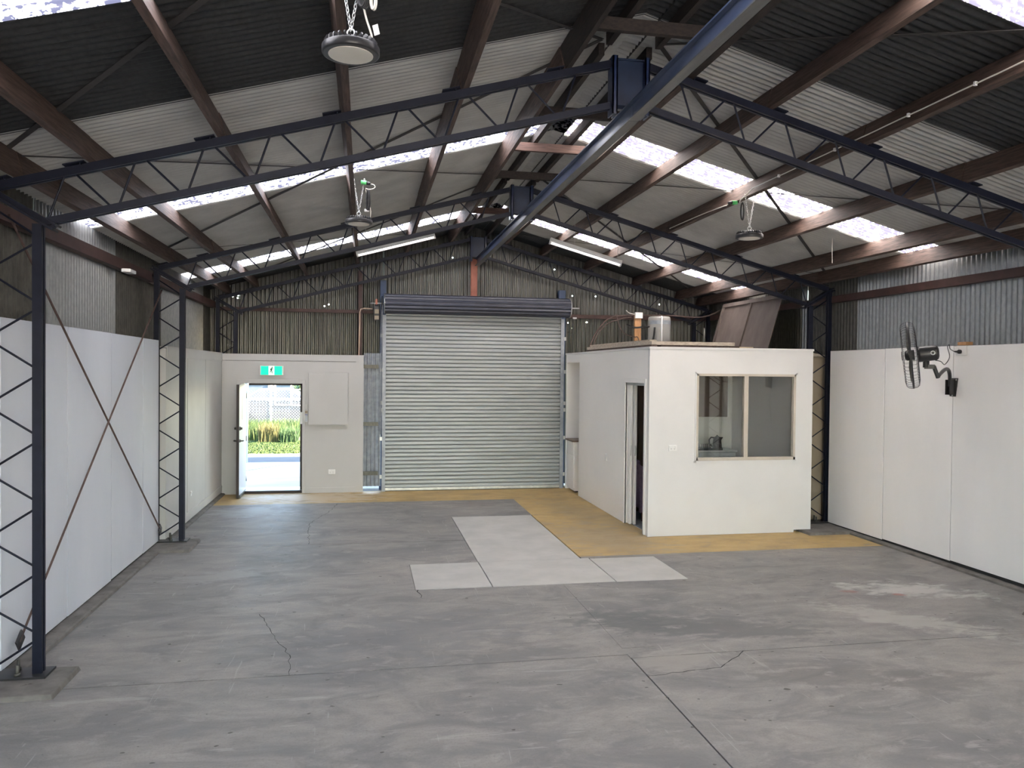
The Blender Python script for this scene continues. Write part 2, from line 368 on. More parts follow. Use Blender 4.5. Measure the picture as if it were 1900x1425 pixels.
# hairline cracks in the slabs
def crack(pts, w=.004):
    b = B()
    for (xa, ya), (xb, yb) in zip(pts, pts[1:]):
        n = max(2, int(math.hypot(xb-xa, yb-ya)/.07)); P = [(xa+(xb-xa)*i/n+(random.uniform(-.018, .018) if 0 < i < n else 0), ya+(yb-ya)*i/n+(random.uniform(-.012, .012) if 0 < i < n else 0)) for i in range(n+1)]
        for (x1, y1), (x2, y2) in zip(P, P[1:]):
            d = Vector((x2-x1, y2-y1, 0)); nn = Vector((-d.y, d.x, 0)).normalized()*w*random.uniform(.4, 1)
            b.add([Vector((x1, y1, .0012))-nn, Vector((x2, y2, .0012))-nn, Vector((x2, y2, .0012))+nn, Vector((x1, y1, .0012))+nn], [[0, 1, 2, 3]])
    b.out('crack', DKGREY, fl)
crack([(-.545, 6.0), (-.57, 6.37), (-.75, 6.91), (-.96, 7.55)]); crack([(-.72, 10.5), (-.8, 11.9), (-.56, 12.8), (-.46, 13.6)]); crack([(3.1, 5.93), (2.75, 5.62), (2.12, 5.55)], .005)
crack([(.56, 8.13), (.57, 7.85)], .006)
# raised concrete ledges along the side walls, and the footing pads
lw = empty('trim_1', (-2.7, 4, 0), 'structure'); rw = empty('trim_2', (7, 4, 0), 'structure')
def ledge(par, pts):   # pts : profile x,z ; runs the length
    a = [(x, YB, z) for x, z in pts]; b = [(x, 14.86, z) for x, z in pts]; B().hexa(a, b).out('ledge', LEDGE, par)
ledge(lw, [(-2.95, -.1), (-2.48, -.1), (-2.50, .022), (-2.52, .03), (-2.95, .032)])
ledge(rw, [(6.86, -.1), (7.2, -.1), (7.2, .032), (6.91, .03), (6.875, .022)])
def pad(par, x0, x1, y0, y1, h=.034):
    B().hexa([(x0-.04, y0-.03, -.05), (x1+.03, y0-.03, -.05), (x1+.03, y1+.03, -.05), (x0-.04, y1+.03, -.05)], [(x0, y0, h), (x1, y0, h), (x1, y1, h), (x0, y1, h)]).out('footing_pad', LEDGE, par, bevel=.008)
pad(lw, -2.9, -2.12, 5.83, 6.36); pad(lw, -2.9, -2.15, 10.23, 10.9); pad(rw, 6.26, 7.1, 10.05, 10.95); pad(rw, 6.26, 7.1, 5.8, 6.4)

# ================================================================== SETTING : walls
def corr_x(name, x, y0, y1, z0, zf, mat, par, amp=.012):
    """vertical corrugated sheet lying in a plane x = const"""
    n = int(round((y1-y0)/PITCH*8)); b = B(); vs = []; fs = []
    for i in range(n+1):
        y = y0+(y1-y0)*i/n; d = amp*math.sin(2*math.pi*y/PITCH); vs += [(x+d, y, z0), (x+d, y, zf)]
        if i: fs.append([2*i-2, 2*i, 2*i+1, 2*i-1])
    return b.add(vs, fs, True).out(name, mat, par)
def corr_y(name, y, x0, x1, z0, zf, mat, par, amp=.014):
    n = max(4, int(round((x1-x0)/PITCH*8))); b = B(); vs = []; fs = []
    for i in range(n+1):
        x = x0+(x1-x0)*i/n; d = amp*math.sin(2*math.pi*x/PITCH); vs += [(x, y+d, z0), (x, y+d, zf(x) if callable(zf) else zf)]
        if i: fs.append([2*i-2, 2*i, 2*i+1, 2*i-1])
    return b.add(vs, fs, True).out(name, mat, par)
wl_ = empty('wall_left', (XL, 4, 0), 'structure'); wr_ = empty('wall_right', (XR, 4, 0), 'structure'); wb_ = empty('wall_back', (2.1, YE, 0), 'structure'); wf_ = empty('wall_front', (2.1, YB, 0), 'structure')
zt = z_roof(XL)+.0
cuts = [YB, 3.2, 4.6, 5.36, 6.12, 6.88, 7.45, 8.2, 8.95, 9.67, 10.4, 11.1, 11.75, 12.5, 13.3, 14.0, 14.65, YE]
for a, b in zip(cuts, cuts[1:]):
    mid = (a+b)/2; m = GALV if (7.4 < mid < 9.67 or 11.75 < mid < 14.6) else GALV_DARK
    corr_x('corrugated_sheet', XL-(.004 if m is GALV_DARK else 0), a, b, .03, zt, m, wl_)
cuts = [YB, 3.2, 4.0, 4.75, 5.5, 6.25, 7.0, 7.65, 8.4, 9.15, 9.7, 10.3, 11.0, 11.6, 11.78, 12.5, 13.3, 14.0, 14.65, YE]
for a, b in zip(cuts, cuts[1:]):
    mid = (a+b)/2; m = GALV if (mid < 10.3 or 11.6 < mid < 11.78) else GALV_DARK
    corr_x('corrugated_sheet', XR+(.004 if m is GALV_DARK else 0), a, b, .03, z_roof(XR)+.0, m, wr_)
# gable wall, open at the exit and at the roller door
def gable(x0, x1, z0): corr_y('corrugated_sheet', YE, x0, x1, z0, lambda x: z_roof(x)+.006, GALV_END, wb_)
xs = [XL, -2.24]; gable(XL-.05, -2.24, .03)
gable(-2.24, -1.68, 2.06); gable(-1.68, -1.1, 2.06); gable(-1.1, -.45, .03); gable(-.45, -.03, .03)
corr_y('corrugated_sheet', YE-.01, -.03, .30, 2.56, lambda x: z_roof(x)+.006, GALV_END, wb_)
corr_y('corrugated_sheet', YE-.28, -.03, .30, .085, 2.62, STEELG, wb_, .009)
for a, b in ((.30, 1.06), (1.06, 1.82), (1.82, 2.58), (2.58, 3.3), (3.3, 3.92)): gable(a, b, 3.28)
for a, b in ((3.92, 4.7), (4.7, 5.45), (5.45, 6.2), (6.2, XR+.05)): gable(a, b, .03)
box('sheet_rail', (-.04, .25, 14.955, 14.985, 2.33, 2.40), GALV_DARK, wb_); box('sheet_rail', (-.04, .25, 14.955, 14.985, 1.24, 1.31), GALV_DARK, wb_); box('sheet_rail', (-.04, .25, 14.955, 14.985, .30, .375), GALV_DARK, wb_)
# front end, behind the camera : closed but for a big open doorway
FX0, FX1, FZ = -1.6, 5.9, 3.6
for a, b, z0 in ((XL, FX0, 0), (FX0, FX1, FZ), (FX1, XR, 0)): corr_y('corrugated_sheet', YB, a, b, z0, lambda x: z_roof(x)-.012, GALV_DARK, wf_)

# girts
def channel(name, p, q, w, h, mat, par, t=.008, face=1):
    """C section running p to q : web upright, flanges to side `face`"""
    p, q = Vector(p), Vector(q); d = (q-p).normalized(); sd = d.cross(Vector((0, 0, 1))).normalized()*face; b = B(); c = (p+q)/2; L = (q-p)/2; z = Vector((0, 0, 1))
    b.obox(c, L, sd*t/2, z*h/2); b.obox(c+sd*w/2+z*(h/2-t/2), L, sd*w/2, z*t/2); b.obox(c+sd*w/2-z*(h/2-t/2), L, sd*w/2, z*t/2)
    return b.out(name, mat, par)
for a, b in ((YB, 1.7), (1.7, 6.2), (6.28, 10.75), (10.85, 15.1)):
    channel('girt', (-2.72, a, 3.475), (-2.72, b, 3.475), .09, .115, OXIDE, wl_, face=-1)
    channel('girt', (6.99, a, 3.44), (6.99, b, 3.44), .09, .10, OXIDE, wr_, face=1)
channel('girt', (-2.7, 15.16, 3.415), (.27, 15.16, 3.415), .08, .06, OXIDE, wb_, face=-1); channel('girt', (4.0, 15.16, 3.42), (7.0, 15.16, 3.42), .08, .075, OXIDE, wb_, face=-1)
B().box(-.135, -.06, 15.12, 15.25, 0.02, 4.2).out('mullion_post', OXIDE, wb_)
B().box(2.03, 2.155, 15.16, 15.25, 3.3, 4.5).out('mullion_post', OXIDE_LT, wb_, label='salmon red steel post above the roller door')
B().box(.275, .39, 15.1, 15.22, 0, 4.02).out('door_post', POSTB, wb_); B().box(3.80, 3.935, 15.1, 15.22, 0, 3.93).out('door_post', POSTB, wb_)

# white lining of the side walls, sheet by sheet
def lining(par, x, ys, z0, z1, mat, jit=.012, th=.012):
    for a, b in zip(ys, ys[1:]):
        j = random.uniform(-jit, jit); s = -1 if x < 0 else 1
        xx = x+random.uniform(-.004, .004)
        g_ = .010 if x < 0 else .005; B().box(xx, xx+s*th, a+g_, b-g_, z0+j, z1+random.uniform(-.004, .004)).out('lining_sheet', mat, par)
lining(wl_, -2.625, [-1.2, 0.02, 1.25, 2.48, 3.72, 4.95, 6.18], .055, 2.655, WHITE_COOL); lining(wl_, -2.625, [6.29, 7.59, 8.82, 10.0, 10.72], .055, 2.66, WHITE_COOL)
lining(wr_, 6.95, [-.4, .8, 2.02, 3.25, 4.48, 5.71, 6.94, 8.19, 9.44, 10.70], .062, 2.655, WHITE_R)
box('lining_backing', (-2.80, -2.64, -1.2, 10.7, .03, 2.6), DKGREY, wl_); box('lining_backing', (6.965, 7.08, -.4, 10.68, .035, 2.6), DKGREY, wr_)  # dark colour stands in for the shade behind joints and below the sheets
# white lined corner room front : left wall beyond the second frame, and the exit wall
lining(wl_, -2.565, [10.83, 12.1, 13.4, 14.87], .05, 2.56, OFFWHITE, .004); box('return_board', (-2.82, -2.565, 10.832, 10.842, .05, 2.56), OFFWHITE, wl_); box('cover_batten', (-2.566, -2.553, 10.88, 14.86, 2.445, 2.575), OFFWHITE, wl_); box('top_cap', (-2.7, -2.553, 10.88, 14.86, 2.57, 2.588), OFFWHITE, wl_)
box('skirting', (-2.566, -2.548, 10.95, 14.86, .05, .17), OFFWHITE, empty('baseboard_left', (-2.56, 12.9, .05), 'structure'))
EX0, EX1, EZ = -2.225, -1.14, 2.035     # exit opening
for d in ((-2.56, EX0-.03, 14.85, 14.9, 0, 2.45), (EX1+.03, -.03, 14.85, 14.9, 0, 2.45), (EX0-.03, EX1+.03, 14.85, 14.9, EZ+.03, 2.45)): box('lining_sheet', d, EXITW, wb_)
box('cover_batten', (-2.56, -.03, 14.838, 14.9, 2.455, 2.56), EXITW, wb_); box('top_cap', (-2.6, -.02, 14.835, 15.25, 2.56, 2.575), EXITW, wb_); box('corner_batten', (-.17, -.028, 14.84, 14.95, 0, 2.46), EXITW, wb_)
box('skirting', (EX1+.08, -.17, 14.84, 14.86, 0, .10), EXITW, wb_); box('skirting', (-2.55, EX0-.06, 14.84, 14.86, .01, .10), EXITW, wb_)
box('side_lining', (-.045, -.03, 14.9, 15.22, 0, 2.56), DKGREY, wb_)
# kitchen box
KX, KY, KR, KZ = 3.90, 10.28, 6.40, 2.665
wk = empty('wall_kitchen_front', (5.1, KY, 0), 'structure'); wk2 = empty('wall_kitchen_left', (KX, 12, 0), 'structure')
WX0, WX1, WZ0, WZ1 = 4.60, 6.13, 1.06, 2.295
for d in ((KX, WX0, KY, KY+.07, .004, KZ-.03), (WX1, KR, KY, KY+.07, .04, KZ-.03), (WX0, WX1, KY, KY+.07, WZ1, KZ-.03), (WX0, WX1, KY, KY+.07, .004, WZ0)): box('wall_board', d, WHITE, wk)
box('top_cap', (KX-.01, KR+.008, KY-.012, KY+.09, KZ-.03, KZ), WHITE, wk); box('corner_bead', (KX-.006, KX+.055, KY-.008, KY+.02, .004, 2.53), WHITE, wk)
DY0, DY1, DZ = 10.46, 11.27, 2.15
for d in ((KX, KX+.07, KY+.07, DY0, .004, KZ-.03), (KX, KX+.03, DY1, 13.89, .004, KZ-.03), (KX, KX+.07, DY0, DY1, DZ, KZ-.03), (KX, KX+.07, 13.89, 14.86, 2.5, KZ-.03)): box('wall_board', d, WHITE_SEMI, wk2)
box('top_cap', (KX-.012, KX+.1, KY+.09, 14.87, KZ-.03, KZ), WHITE, wk2)
box('inner_board', (KX+.09, KX+.11, DY1-.02, 13.89, .004, KZ-.05), WHITE, wk2)
# kitchen interior shell and niche
wi = empty('wall_kitchen_inner', (5.2, 12.8, 0), 'structure')
box('wall_board', (KX+.11, 6.42, 12.8, 12.84, .004, 2.6), WHITE_R, wi); box('wall_board', (6.40, 6.44, KY+.07, 13.6, .004, 2.6), WHITE_R, wi); box('ceiling_board', (KX+.02, 6.44, KY+.07, 14.86, 2.6, 2.63), WHITE, wi)
box('niche_wall', (KX+.004, 4.6, 14.83, 14.87, .004, 2.5), WHITE_SEMI, wi); box('niche_wall', (4.56, 4.6, 13.6, 14.83, .004, 2.5), WHITE_SEMI, wi); box('niche_wall', (KX+.07, 4.6, 13.86, 13.89, .004, 2.5), WHITE_SEMI, wi)
box('niche_ceiling', (KX+.004, 4.6, 13.89, 14.86, 2.48, 2.5), WHITE_SEMI, wi)
# brown infill board behind the column next to the kitchen
wz = empty('wall_infill', (6.7, 11, 0), 'structure')
box('infill_board', (6.42, 7.09, 10.93, 10.95, .045, 2.57), BROWNB, wz)
box('loose_offcut', (6.45, 7.05, 10.86, 10.97, 2.572, 2.60), PLANK, wz); B().bar((6.44, 10.9, 2.655), (6.92, 10.93, 2.60), .06, .02).out('loose_offcut', PLANK, wz)

# ================================================================== SETTING : roof
ce = empty('ceiling', (RX, 4, 5.1), 'structure')
def roof_sheet(side, y0, y1, mat, name, lift=0.0):
    n = int(round((y1-y0)/PITCH*8)); vs = []; fs = []; xe = RX+side*5.2
    for i in range(n+1):
        y = y0+(y1-y0)*i/n; d = .0095*math.sin(2*math.pi*y/PITCH); d += lift; vs += [(RX, y, z_roof(RX)+d), (xe, y, z_roof(xe)+d)]
        if i: fs.append([2*i-2, 2*i, 2*i+1, 2*i-1])
    B().add(vs, fs, True).out(name, mat, ce)
edges = [YB-.1, -5.4, -4.75, -3.2, -1.7, -.87, -.22, .6, 1.4, 2.2, 3.0, 3.74, 4.38, 5.04, 5.87, 6.63, 7.45, 8.28, 8.91, 9.7, 10.48, 11.3, 12.1, 12.92, 13.52, 14.3, 15.35]
LIGHTS = {-5.4, -.87, 3.74, 8.28, 12.92}
for side in (-1, 1):
    for i, (a, b) in enumerate(zip(edges, edges[1:])):
        if a in LIGHTS: roof_sheet(side, a, b, SKYL if side < 0 else SKYR, 'skylight_sheet')
        else: roof_sheet(side, a, b+.03, ROOF_DK if (a < 5.8 or a > 14.2) else ROOF_LT, 'roof_sheet')  # last sheet by the end wall uses the dark colour too
B().hexa([(RX-.13, YB, z_roof(RX-.13)+.011), (RX, YB, z_roof(RX)+.012), (RX+.13, YB, z_roof(RX+.13)+.011), (RX, YB, z_roof(RX)+.03)], [(RX-.13, 15.35, z_roof(RX-.13)+.011), (RX, 15.35, z_roof(RX)+.012), (RX+.13, 15.35, z_roof(RX+.13)+.011), (RX, 15.35, z_roof(RX)+.03)]).box(RX-.13, RX-.118, YB, 15.35, z_roof(RX-.125)-.009, z_roof(RX-.125)+.02).box(RX+.118, RX+.13, YB, 15.35, z_roof(RX-.125)-.009, z_roof(RX-.125)+.02).out('ridge_cap', ROOF_DK, ce)
# bracing straps laid in crosses over the purlins
for ya, yb in ((1.7, 6.2), (6.2, 10.75), (10.75, 15.1)):
    for s in (-1, 1):
        for (y0, y1) in ((ya, yb), (yb, ya)):
            P = [(RX+s*(4.75-4.5*i/8), y0+(y1-y0)*i/8, z_roof(RX+s*(4.75-4.5*i/8))-.022-(.035*math.sin(math.pi*((i % 2)/1.0))**2 if i % 2 else 0)) for i in range(9)]
            b = B()
            for p, q in zip(P, P[1:]): b.bar(p, q, .04, .004)
            b.out('brace_strap', STRAP, ce)

# timber purlins : one thing per run, one timber per bay
names = ['lowest timber purlin on the left slope, next to the left wall', 'second timber purlin up from the left wall', 'third timber purlin up from the left wall', 'fourth timber purlin up from the left wall, carrying two round lamps',
         'fifth timber purlin up from the left wall, one below the ridge pair', 'topmost timber purlin of the left slope beside the ridge']
names_r = ['topmost timber purlin of the right slope, half hidden by the ridge beam', 'second timber purlin down from the ridge on the right slope', 'timber purlin on the right slope with white cable clipped along it', 'fourth timber purlin down from the ridge on the right slope',
           'second lowest timber purlin on the right slope', 'lowest timber purlin on the right slope next to the right wall']
def purlin(xl, side, label):
    root = thing('roof_purlin', (xl, 4, z_chord(xl)), label, 'roof beam', 'timber purlins under the roof sheets')
    ang = math.atan(SL); c, s_ = math.cos(ang), math.sin(ang); u = Vector((c, 0, -side*s_)); n = Vector((side*s_, 0, c)); p0 = Vector((xl, 0, z_chord(xl)+.002))
    for k, (a, b) in enumerate(((YB, 1.69), (1.70, 6.225), (6.235, 10.78), (10.79, 15.2))):
        w = .05+random.uniform(-.003, .004); d = random.uniform(-.006, .006); q = p0+u*d; m = TIMBER
        sec = [q, q+u*w, q+u*w+n*.188, q+n*.188]
        B().hexa([Vector((v.x, a, v.z)) for v in sec], [Vector((v.x, b, v.z)) for v in sec]).out('timber_length', TIMBER_DK if (abs(xl-RX) < .7 and k == 1) else m, root)
PX_L = [-2.5, -2.0, -1.1, -.17, .75, 1.6]; PX_R = [2.66, 3.4, 4.31, 5.33, 6.27, 6.74]
for x, l in zip(PX_L, names): purlin(x, -1, l)
for x, l in zip(PX_R, names_r): purlin(x, 1, l)
# ridge timbers and the short blocks between them
for x, l in ((1.93, 'slim dark timber under the roof just left of the ridge'), (2.35, 'slim dark timber under the roof just right of the ridge')):
    root = thing('ridge_timber', (x, 4, 4.95), l, 'roof beam', 'ridge timbers')
    for a, b in ((YB, 6.1), (6.3, 10.7), (10.85, 15.2)): box('timber_length', (x-.025, x+.025, a, b, 4.96, 5.06), TIMBER_DK, root)
for y, m, l in ((5.6, TIMBER_DK, 'dark timber block across the ridge just before the nearest truss'), (7.6, TIMBER_DK, 'dark timber block across the ridge just behind the nearest truss'), (8.85, TIMBER_RED, 'red timber block across the ridge beside the skylight sheet'), (10.15, TIMBER_DK, 'dark timber block across the ridge ahead of the second truss'), (12.5, TIMBER_RED, 'red timber block across the ridge behind the second truss')):
    tag(box('ridge_block', (1.655, 2.655, y, y+.05, 4.86, 4.955), m), l, 'timber block', 'blocks across the ridge')

# ================================================================== STEEL FRAMES
def chord(name, p, q, w, dep, par, mat=NAVY):
    """double angle : two flats with a slot between, square to the y axis"""
    p, q = Vector(p), Vector(q); d = (q-p).normalized(); n = Vector((0, 1, 0)).cross(d).normalized(); c = (p+q)/2; L = (q-p)/2; y = Vector((0, 1, 0)); b = B()
    for s in (-1, 1): b.obox(c+y*s*(dep/2-.012), L, n*w/2, y*.012)
    b.obox(c, L, n*(w/2-.012), y*(dep/2-.02))
    return b.out(name, mat, par)
def portal(y, label, full=True):
    root = thing('portal_frame', (RX, y, 0), label, 'steel frame', 'lattice steel portal frames')
    yc = y+.035; dep = .07; R_ = .0085
    for s in (-1, 1):
        X = lambda d: RX+s*d
        if full:
            chord('column_chord', (X(4.815), yc, .045), (X(4.815), yc, 3.56), .06, dep, root); chord('column_chord', (X(4.50), yc, .045), (X(4.50), yc, 3.34), .065, dep, root)
            z = .11; k = 0
            while z+.165 < 3.35:
                rod('lacing_bar', (X(4.785), yc, z), (X(4.53), yc, z+.168), R_, NAVY, root)
                if z+.40 < 3.5: rod('lacing_bar', (X(4.53), yc, z+.236), (X(4.785), yc, z+.404), R_, NAVY, root)
                z += .487
            bp = box('base_plate', (min(X(4.88), X(4.42)), max(X(4.88), X(4.42)), y-.07, y+.14, .034, .05), BLACKM, root)
            for dx, dy in ((4.62, -.03), (4.66, .09)): B().tube([(X(dx), yc+dy-.03, .05), (X(dx), yc+dy-.03, .13)], .013, 8).lathe((X(dx), yc+dy-.03, .05), (0, 0, 1), [(0, .022), (.02, .022)], 6).out('anchor_bolt', GALV_DARK, root)
            # knee : pair of end plates from the outer top corner to the inner lower corner
            p, q = Vector((X(4.87), yc, 3.60)), Vector((X(4.38), yc, 3.315)); d = (q-p).normalized(); n = Vector((0, 1, 0)).cross(d)
            b = B(); b.obox((p+q)/2+n*.02, (q-p)/2, n*.008, (0, .06, 0)); b.obox((p+q)/2-n*.02, (q-p)/2, n*.008, (0, .06, 0)); b.obox((p+q)/2, (q-p)/2*.97, n*.02, (0, .012, 0)); b.out('knee_plate', NAVY, root)
            # rafter
            a1, a2 = 4.79, .165
            chord('rafter_top_chord', (X(a1), yc, z_chord(X(a1))-.03), (X(a2), yc, z_chord(X(a2))-.03), .06, dep, root)
            zb = lambda d: 4.585-.027-.27*d
            chord('rafter_bottom_chord', (X(4.45), yc, zb(4.45)), (X(a2), yc, zb(a2)), .052, dep, root)
            # lacing
            tops = [4.289-.4835*i for i in range(9)]
            for t in tops:
                for tt, bb in ((t+.04, t+.147), (t-.04, t-.277)):
                    if bb < .18 or bb > 4.5: continue
                    rod('lacing_bar', (X(tt), yc, z_chord(X(tt))-.055), (X(bb), yc, zb(bb)+.022), R_, NAVY, root)
            # purlin cleats
            for x in (PX_L if s < 0 else PX_R):
                xx = x-.075 if s < 0 else x+.07; zc = z_chord(xx)
                B().obox((xx+s*.02, yc, zc+.004), Vector((.07, 0, -s*.07*SL)), (0, .085, 0), (0, 0, .004)).obox((xx-s*.02, yc, zc+.012), (.004, 0, 0), (0, .06, 0), (0, 0, .012)).out('purlin_cleat', NAVY, root)
    for s in (-1, 1):
        x0 = RX+s*.14; b = B().box(x0-.022, x0+.022, y-.03, y-.018, 4.435, 4.915).box(x0-.022, x0-.010, y-.03, y+.10, 4.435, 4.915).box(x0+.010, x0+.022, y-.03, y+.10, 4.435, 4.915); b.out('apex_plate', NAVY2, root)
    b = B().box(RX-.12, RX+.12, y+.02, y+.035, 4.525, 4.90).box(RX-.12, RX+.12, y-.01, y+.08, 4.89, 4.902).box(RX-.12, RX+.12, y-.01, y+.08, 4.513, 4.525); b.out('apex_web', PLATE_BLUE, root)
    return root
portal(6.2, 'nearest navy lattice steel portal frame spanning the shed'); portal(10.75, 'middle navy lattice steel portal frame beside the kitchen box'); portal(15.0, 'rearmost navy lattice steel portal frame against the end wall')

# ridge beam : I section hung under the apexes, two lengths
rb = thing('ridge_beam', (2.145, 6, 4.36), 'long blue steel I-beam running under the ridge to the back wall', 'steel beam')
def ibeam(y0, y1):
    x = 2.145; l = B().box(x-.004, x+.004, y0, y1, 4.371, 4.493).box(x-.042, x+.042, y0, y1, 4.493, 4.505).out('beam_length', BEAMB, rb); box('bottom_flange', (x-.042, x+.042, y0, y1, 4.36, 4.371), BEAMG, l)
ibeam(-6.5, 6.10); ibeam(6.106, 15.12)

# rod bracing on the left wall
def brace(p, q, l):
    r = thing('brace_rod', p, l, 'brace rod', 'crossed brace rods on the left wall'); p, q = Vector(p), Vector(q)
    rod('rod', p, q, .0095, ROD, r); d = (q-p).normalized(); B().obox(p+d*.02, d*.06, (.006, 0, 0), d.cross(Vector((1, 0, 0)))*.05).out('end_lug', BLACKM, r)
brace((-2.595, 10.70, .20), (-2.595, 6.35, 3.42), 'rusty brace rod rising towards the camera across the left wall'); brace((-2.575, 6.47, .2), (-2.575, 10.66, 3.30), 'rusty brace rod falling towards the camera across the left wall')
tag(box('junction_box', (-2.70, -2.60, 9.40, 9.62, 3.375, 3.415), PLASTIC, bevel=.008), 'small white plastic box under the red rail of the left wall', 'junction box')


# ================================================================== ROLLER DOOR
rd = thing('roller_door', (2.1, 14.9, 0), 'wide grey steel roller shutter closed in the end wall', 'roller door')
DX0, DX1 = .375, 3.80
PS = .0745; ZB0 = .055
prof = [(.006, 0), (-.008, .004), (-.014, .016), (-.013, .034), (-.011, .040), (-.013, .048), (-.012, .058), (-.004, .0655), (.010, .067), (.010, .0735), (.006, PS)]
sb = B(); vs = []; fs = []
for dy, dz in prof: vs += [(DX0, 14.9+dy, ZB0+dz), (DX1, 14.9+dy, ZB0+dz)]
for i in range(len(prof)-1): fs.append([2*i, 2*i+1, 2*i+3, 2*i+2])
slat0 = sb.add(vs, fs, True).out('slat', SLAT, rd)
for k in range(1, 45): copy_to(slat0, WL[slat0.name]+Vector((0, 0, PS*k)), rd)
box('bottom_rail', (DX0-.02, DX1+.01, 14.875, 14.915, .012, .062), STEEL, rd, .004)
box('rubber_seal', (DX0, DX1, 14.885, 14.905, -.002, .013), BLACK, rd)
for x0, x1 in ((.325, .385), (3.785, 3.85)):
    b = B().box(x0, x1, 14.855, 14.868, 0, 3.34).box(x0, x1, 14.92, 14.93, 0, 3.34); xo = x0 if x0 < 1 else x1
    b.box(xo-.006, xo+.006, 14.86, 14.925, 0, 3.34).out('guide_rail', STEELG, rd)
    s = -1 if x0 < 1 else 1
    for z in (.28, 1.0, 1.55, 1.68, 2.3, 2.95):
        b = B().box(xo+min(0, s*.045), xo+max(0, s*.045), 14.866, 14.872, z-.035, z+.035).out('guide_bracket', STEEL, rd)
# drum of rolled curtain : ribbed cylinder
def drum():
    n = 192; R0 = .178; cz, cy = 3.545, 14.74; vs = []; fs = []
    for i in range(n):
        a = 2*math.pi*i/n; k = (a*R0/PS) % 1.0; r = R0+.009*math.sin(2*math.pi*(i/n)*16)
        vs += [(.35, cy+r*math.cos(a), cz+r*math.sin(a)), (3.915, cy+r*math.cos(a), cz+r*math.sin(a))]
    for i in range(n): j = (i+1) % n; fs.append([2*i, 2*i+1, 2*j+1, 2*j])
    fs.append([2*i for i in range(n)]); fs.append([2*i+1 for i in range(n)][::-1])
    B().add(vs, fs).out('drum', DRUMM, rd, label='navy outer face of the rolled curtain')
    for x in (.345, 3.92): B().ring((x, cy, cz), (1, 0, 0), .184, .010, 40, 6).out('drum_ring', STEEL, rd)
    B().tube([(.08, cy, cz), (.345, cy, cz)], .014).out('axle', STEEL, rd); B().tube([(3.92, cy, cz), (4.12, cy, cz)], .014).out('axle', STEEL, rd)
    # chain hoist at the left end
    B().box(.15, .165, 14.70, 15.16, 3.22, 3.52).out('hoist_bracket', BLACKM, rd)
    B().obox((.20, 14.72, 3.36), (.055, 0, 0), (0, .05, 0), (0, 0, .13)).out('hoist_body', BLACKM, rd, bevel=.015)
    B().box(.165, .245, 14.66, 14.672, 3.24, 3.31).out('hoist_plate', BROWNB, rd); B().box(.165, .245, 14.66, 14.672, 3.35, 3.43).out('hoist_plate', BROWNB, rd)
    B().obox((.2, cy, cz+.03), (.018, 0, 0), (0, .03, 0), (0, 0, .05)).out('axle_clamp', OXIDE_LT, rd)
    B().lathe((.29, cy, cz), (1, 0, 0), [(0, .10), (.008, .14), (.016, .14), (.024, .10)], 24).out('chain_wheel', GALV_DARK, rd)
drum()
def chain_strand(b, p, q, link=.028, r=.003, w=.008):
    p, q = Vector(p), Vector(q); d = q-p; n = max(2, int(d.length/(link*.78))); t = d.normalized(); u = t.orthogonal().normalized(); v = t.cross(u)
    for i in range(n):
        c = p+d*(i+.5)/n; a = u if i % 2 else v; L = link/2
        b.tube([c+t*(L*math.cos(2*math.pi*k/8))+a*(w*math.sin(2*math.pi*k/8)) for k in range(8)], r, 4, closed=True)
b = B(); chain_strand(b, (.292, 14.86, 3.45), (.292, 14.83, 1.1), .034, .004, .01); chain_strand(b, (.305, 14.62, 3.50), (.30, 14.81, 1.1), .034, .004, .01); b.out('hand_chain', STEELG, rd, 'stuff')
box('end_stop', (3.745, 3.8, 14.86, 14.885, 3.17, 3.185), STEEL, rd)
tag(box('plastic_tag', (4.08, 4.16, 15.06, 15.08, 3.36, 3.395), PLASTIC, bevel=.003), 'small white plastic tag on the dark rail right of the shutter drum', 'tag')
# conduit running down beside the exit room
cnd = tag(B().tube([(.13, 15.06, 3.465), (-.03, 15.06, 3.47), (-.085, 15.06, 3.455), (-.105, 15.06, 3.40), (-.108, 15.06, 3.1), (-.12, 15.06, 2.57)], .0125, 8).out('conduit_pipe', COPPER), 'cream conduit pipe bending down left of the shutter hoist', 'pipe')

# ================================================================== EXIT DOOR
d1 = empty('door_1', (EX0, 15.0, 0), 'structure')
for d in ((EX0-.075, EX0+.0, 14.835, 14.86, 0, EZ+.07), (EX1, EX1+.055, 14.835, 14.86, 0, EZ+.07), (EX0, EX1, 14.835, 14.86, EZ, EZ+.07)): box('architrave', d, EXITW, d1, .004)
for d in ((EX0-.02, EX0, 14.86, 15.30, 0, EZ), (EX1, EX1+.02, 14.86, 15.30, 0, EZ), (EX0-.02, EX1+.02, 14.86, 15.30, EZ, EZ+.03)): box('jamb', d, EXITW, d1)
# dark rebate of the frame
BRN = M('dark_bronze_frame', (.022, .014, .014), (.03, .02, .02), 5, rough=.5)
for d in ((EX1-.045, EX1-.001, 14.95, 15.0, .02, 1.28), (EX1-.045, EX1-.001, 14.95, 15.0, 1.50, EZ), (EX0+.12, EX1, 14.95, 15.0, EZ-.035, EZ)): box('door_stop', d, BRN, d1)
box('strike_plate', (EX1-.05, EX1-.001, 14.952, 15.0, 1.28, 1.50), PLASTIC, d1)
box('threshold', (EX0, EX1, 14.90, 14.95, 0, .045), BRN, d1); box('sill', (EX0, EX1, 14.95, 15.34, 0, .05), STEEL, d1)
lf = box('leaf', (-2.222, -2.178, 14.33, 15.17, .012, 2.02), M('door_face_paint', (.36, .37, .42), (.40, .41, .46), 1.0, rough=.4), d1)
box('leaf_edge', (-2.224, -2.176, 14.322, 14.331, .012, 2.02), BRN, lf, label='dark edge of the open door')
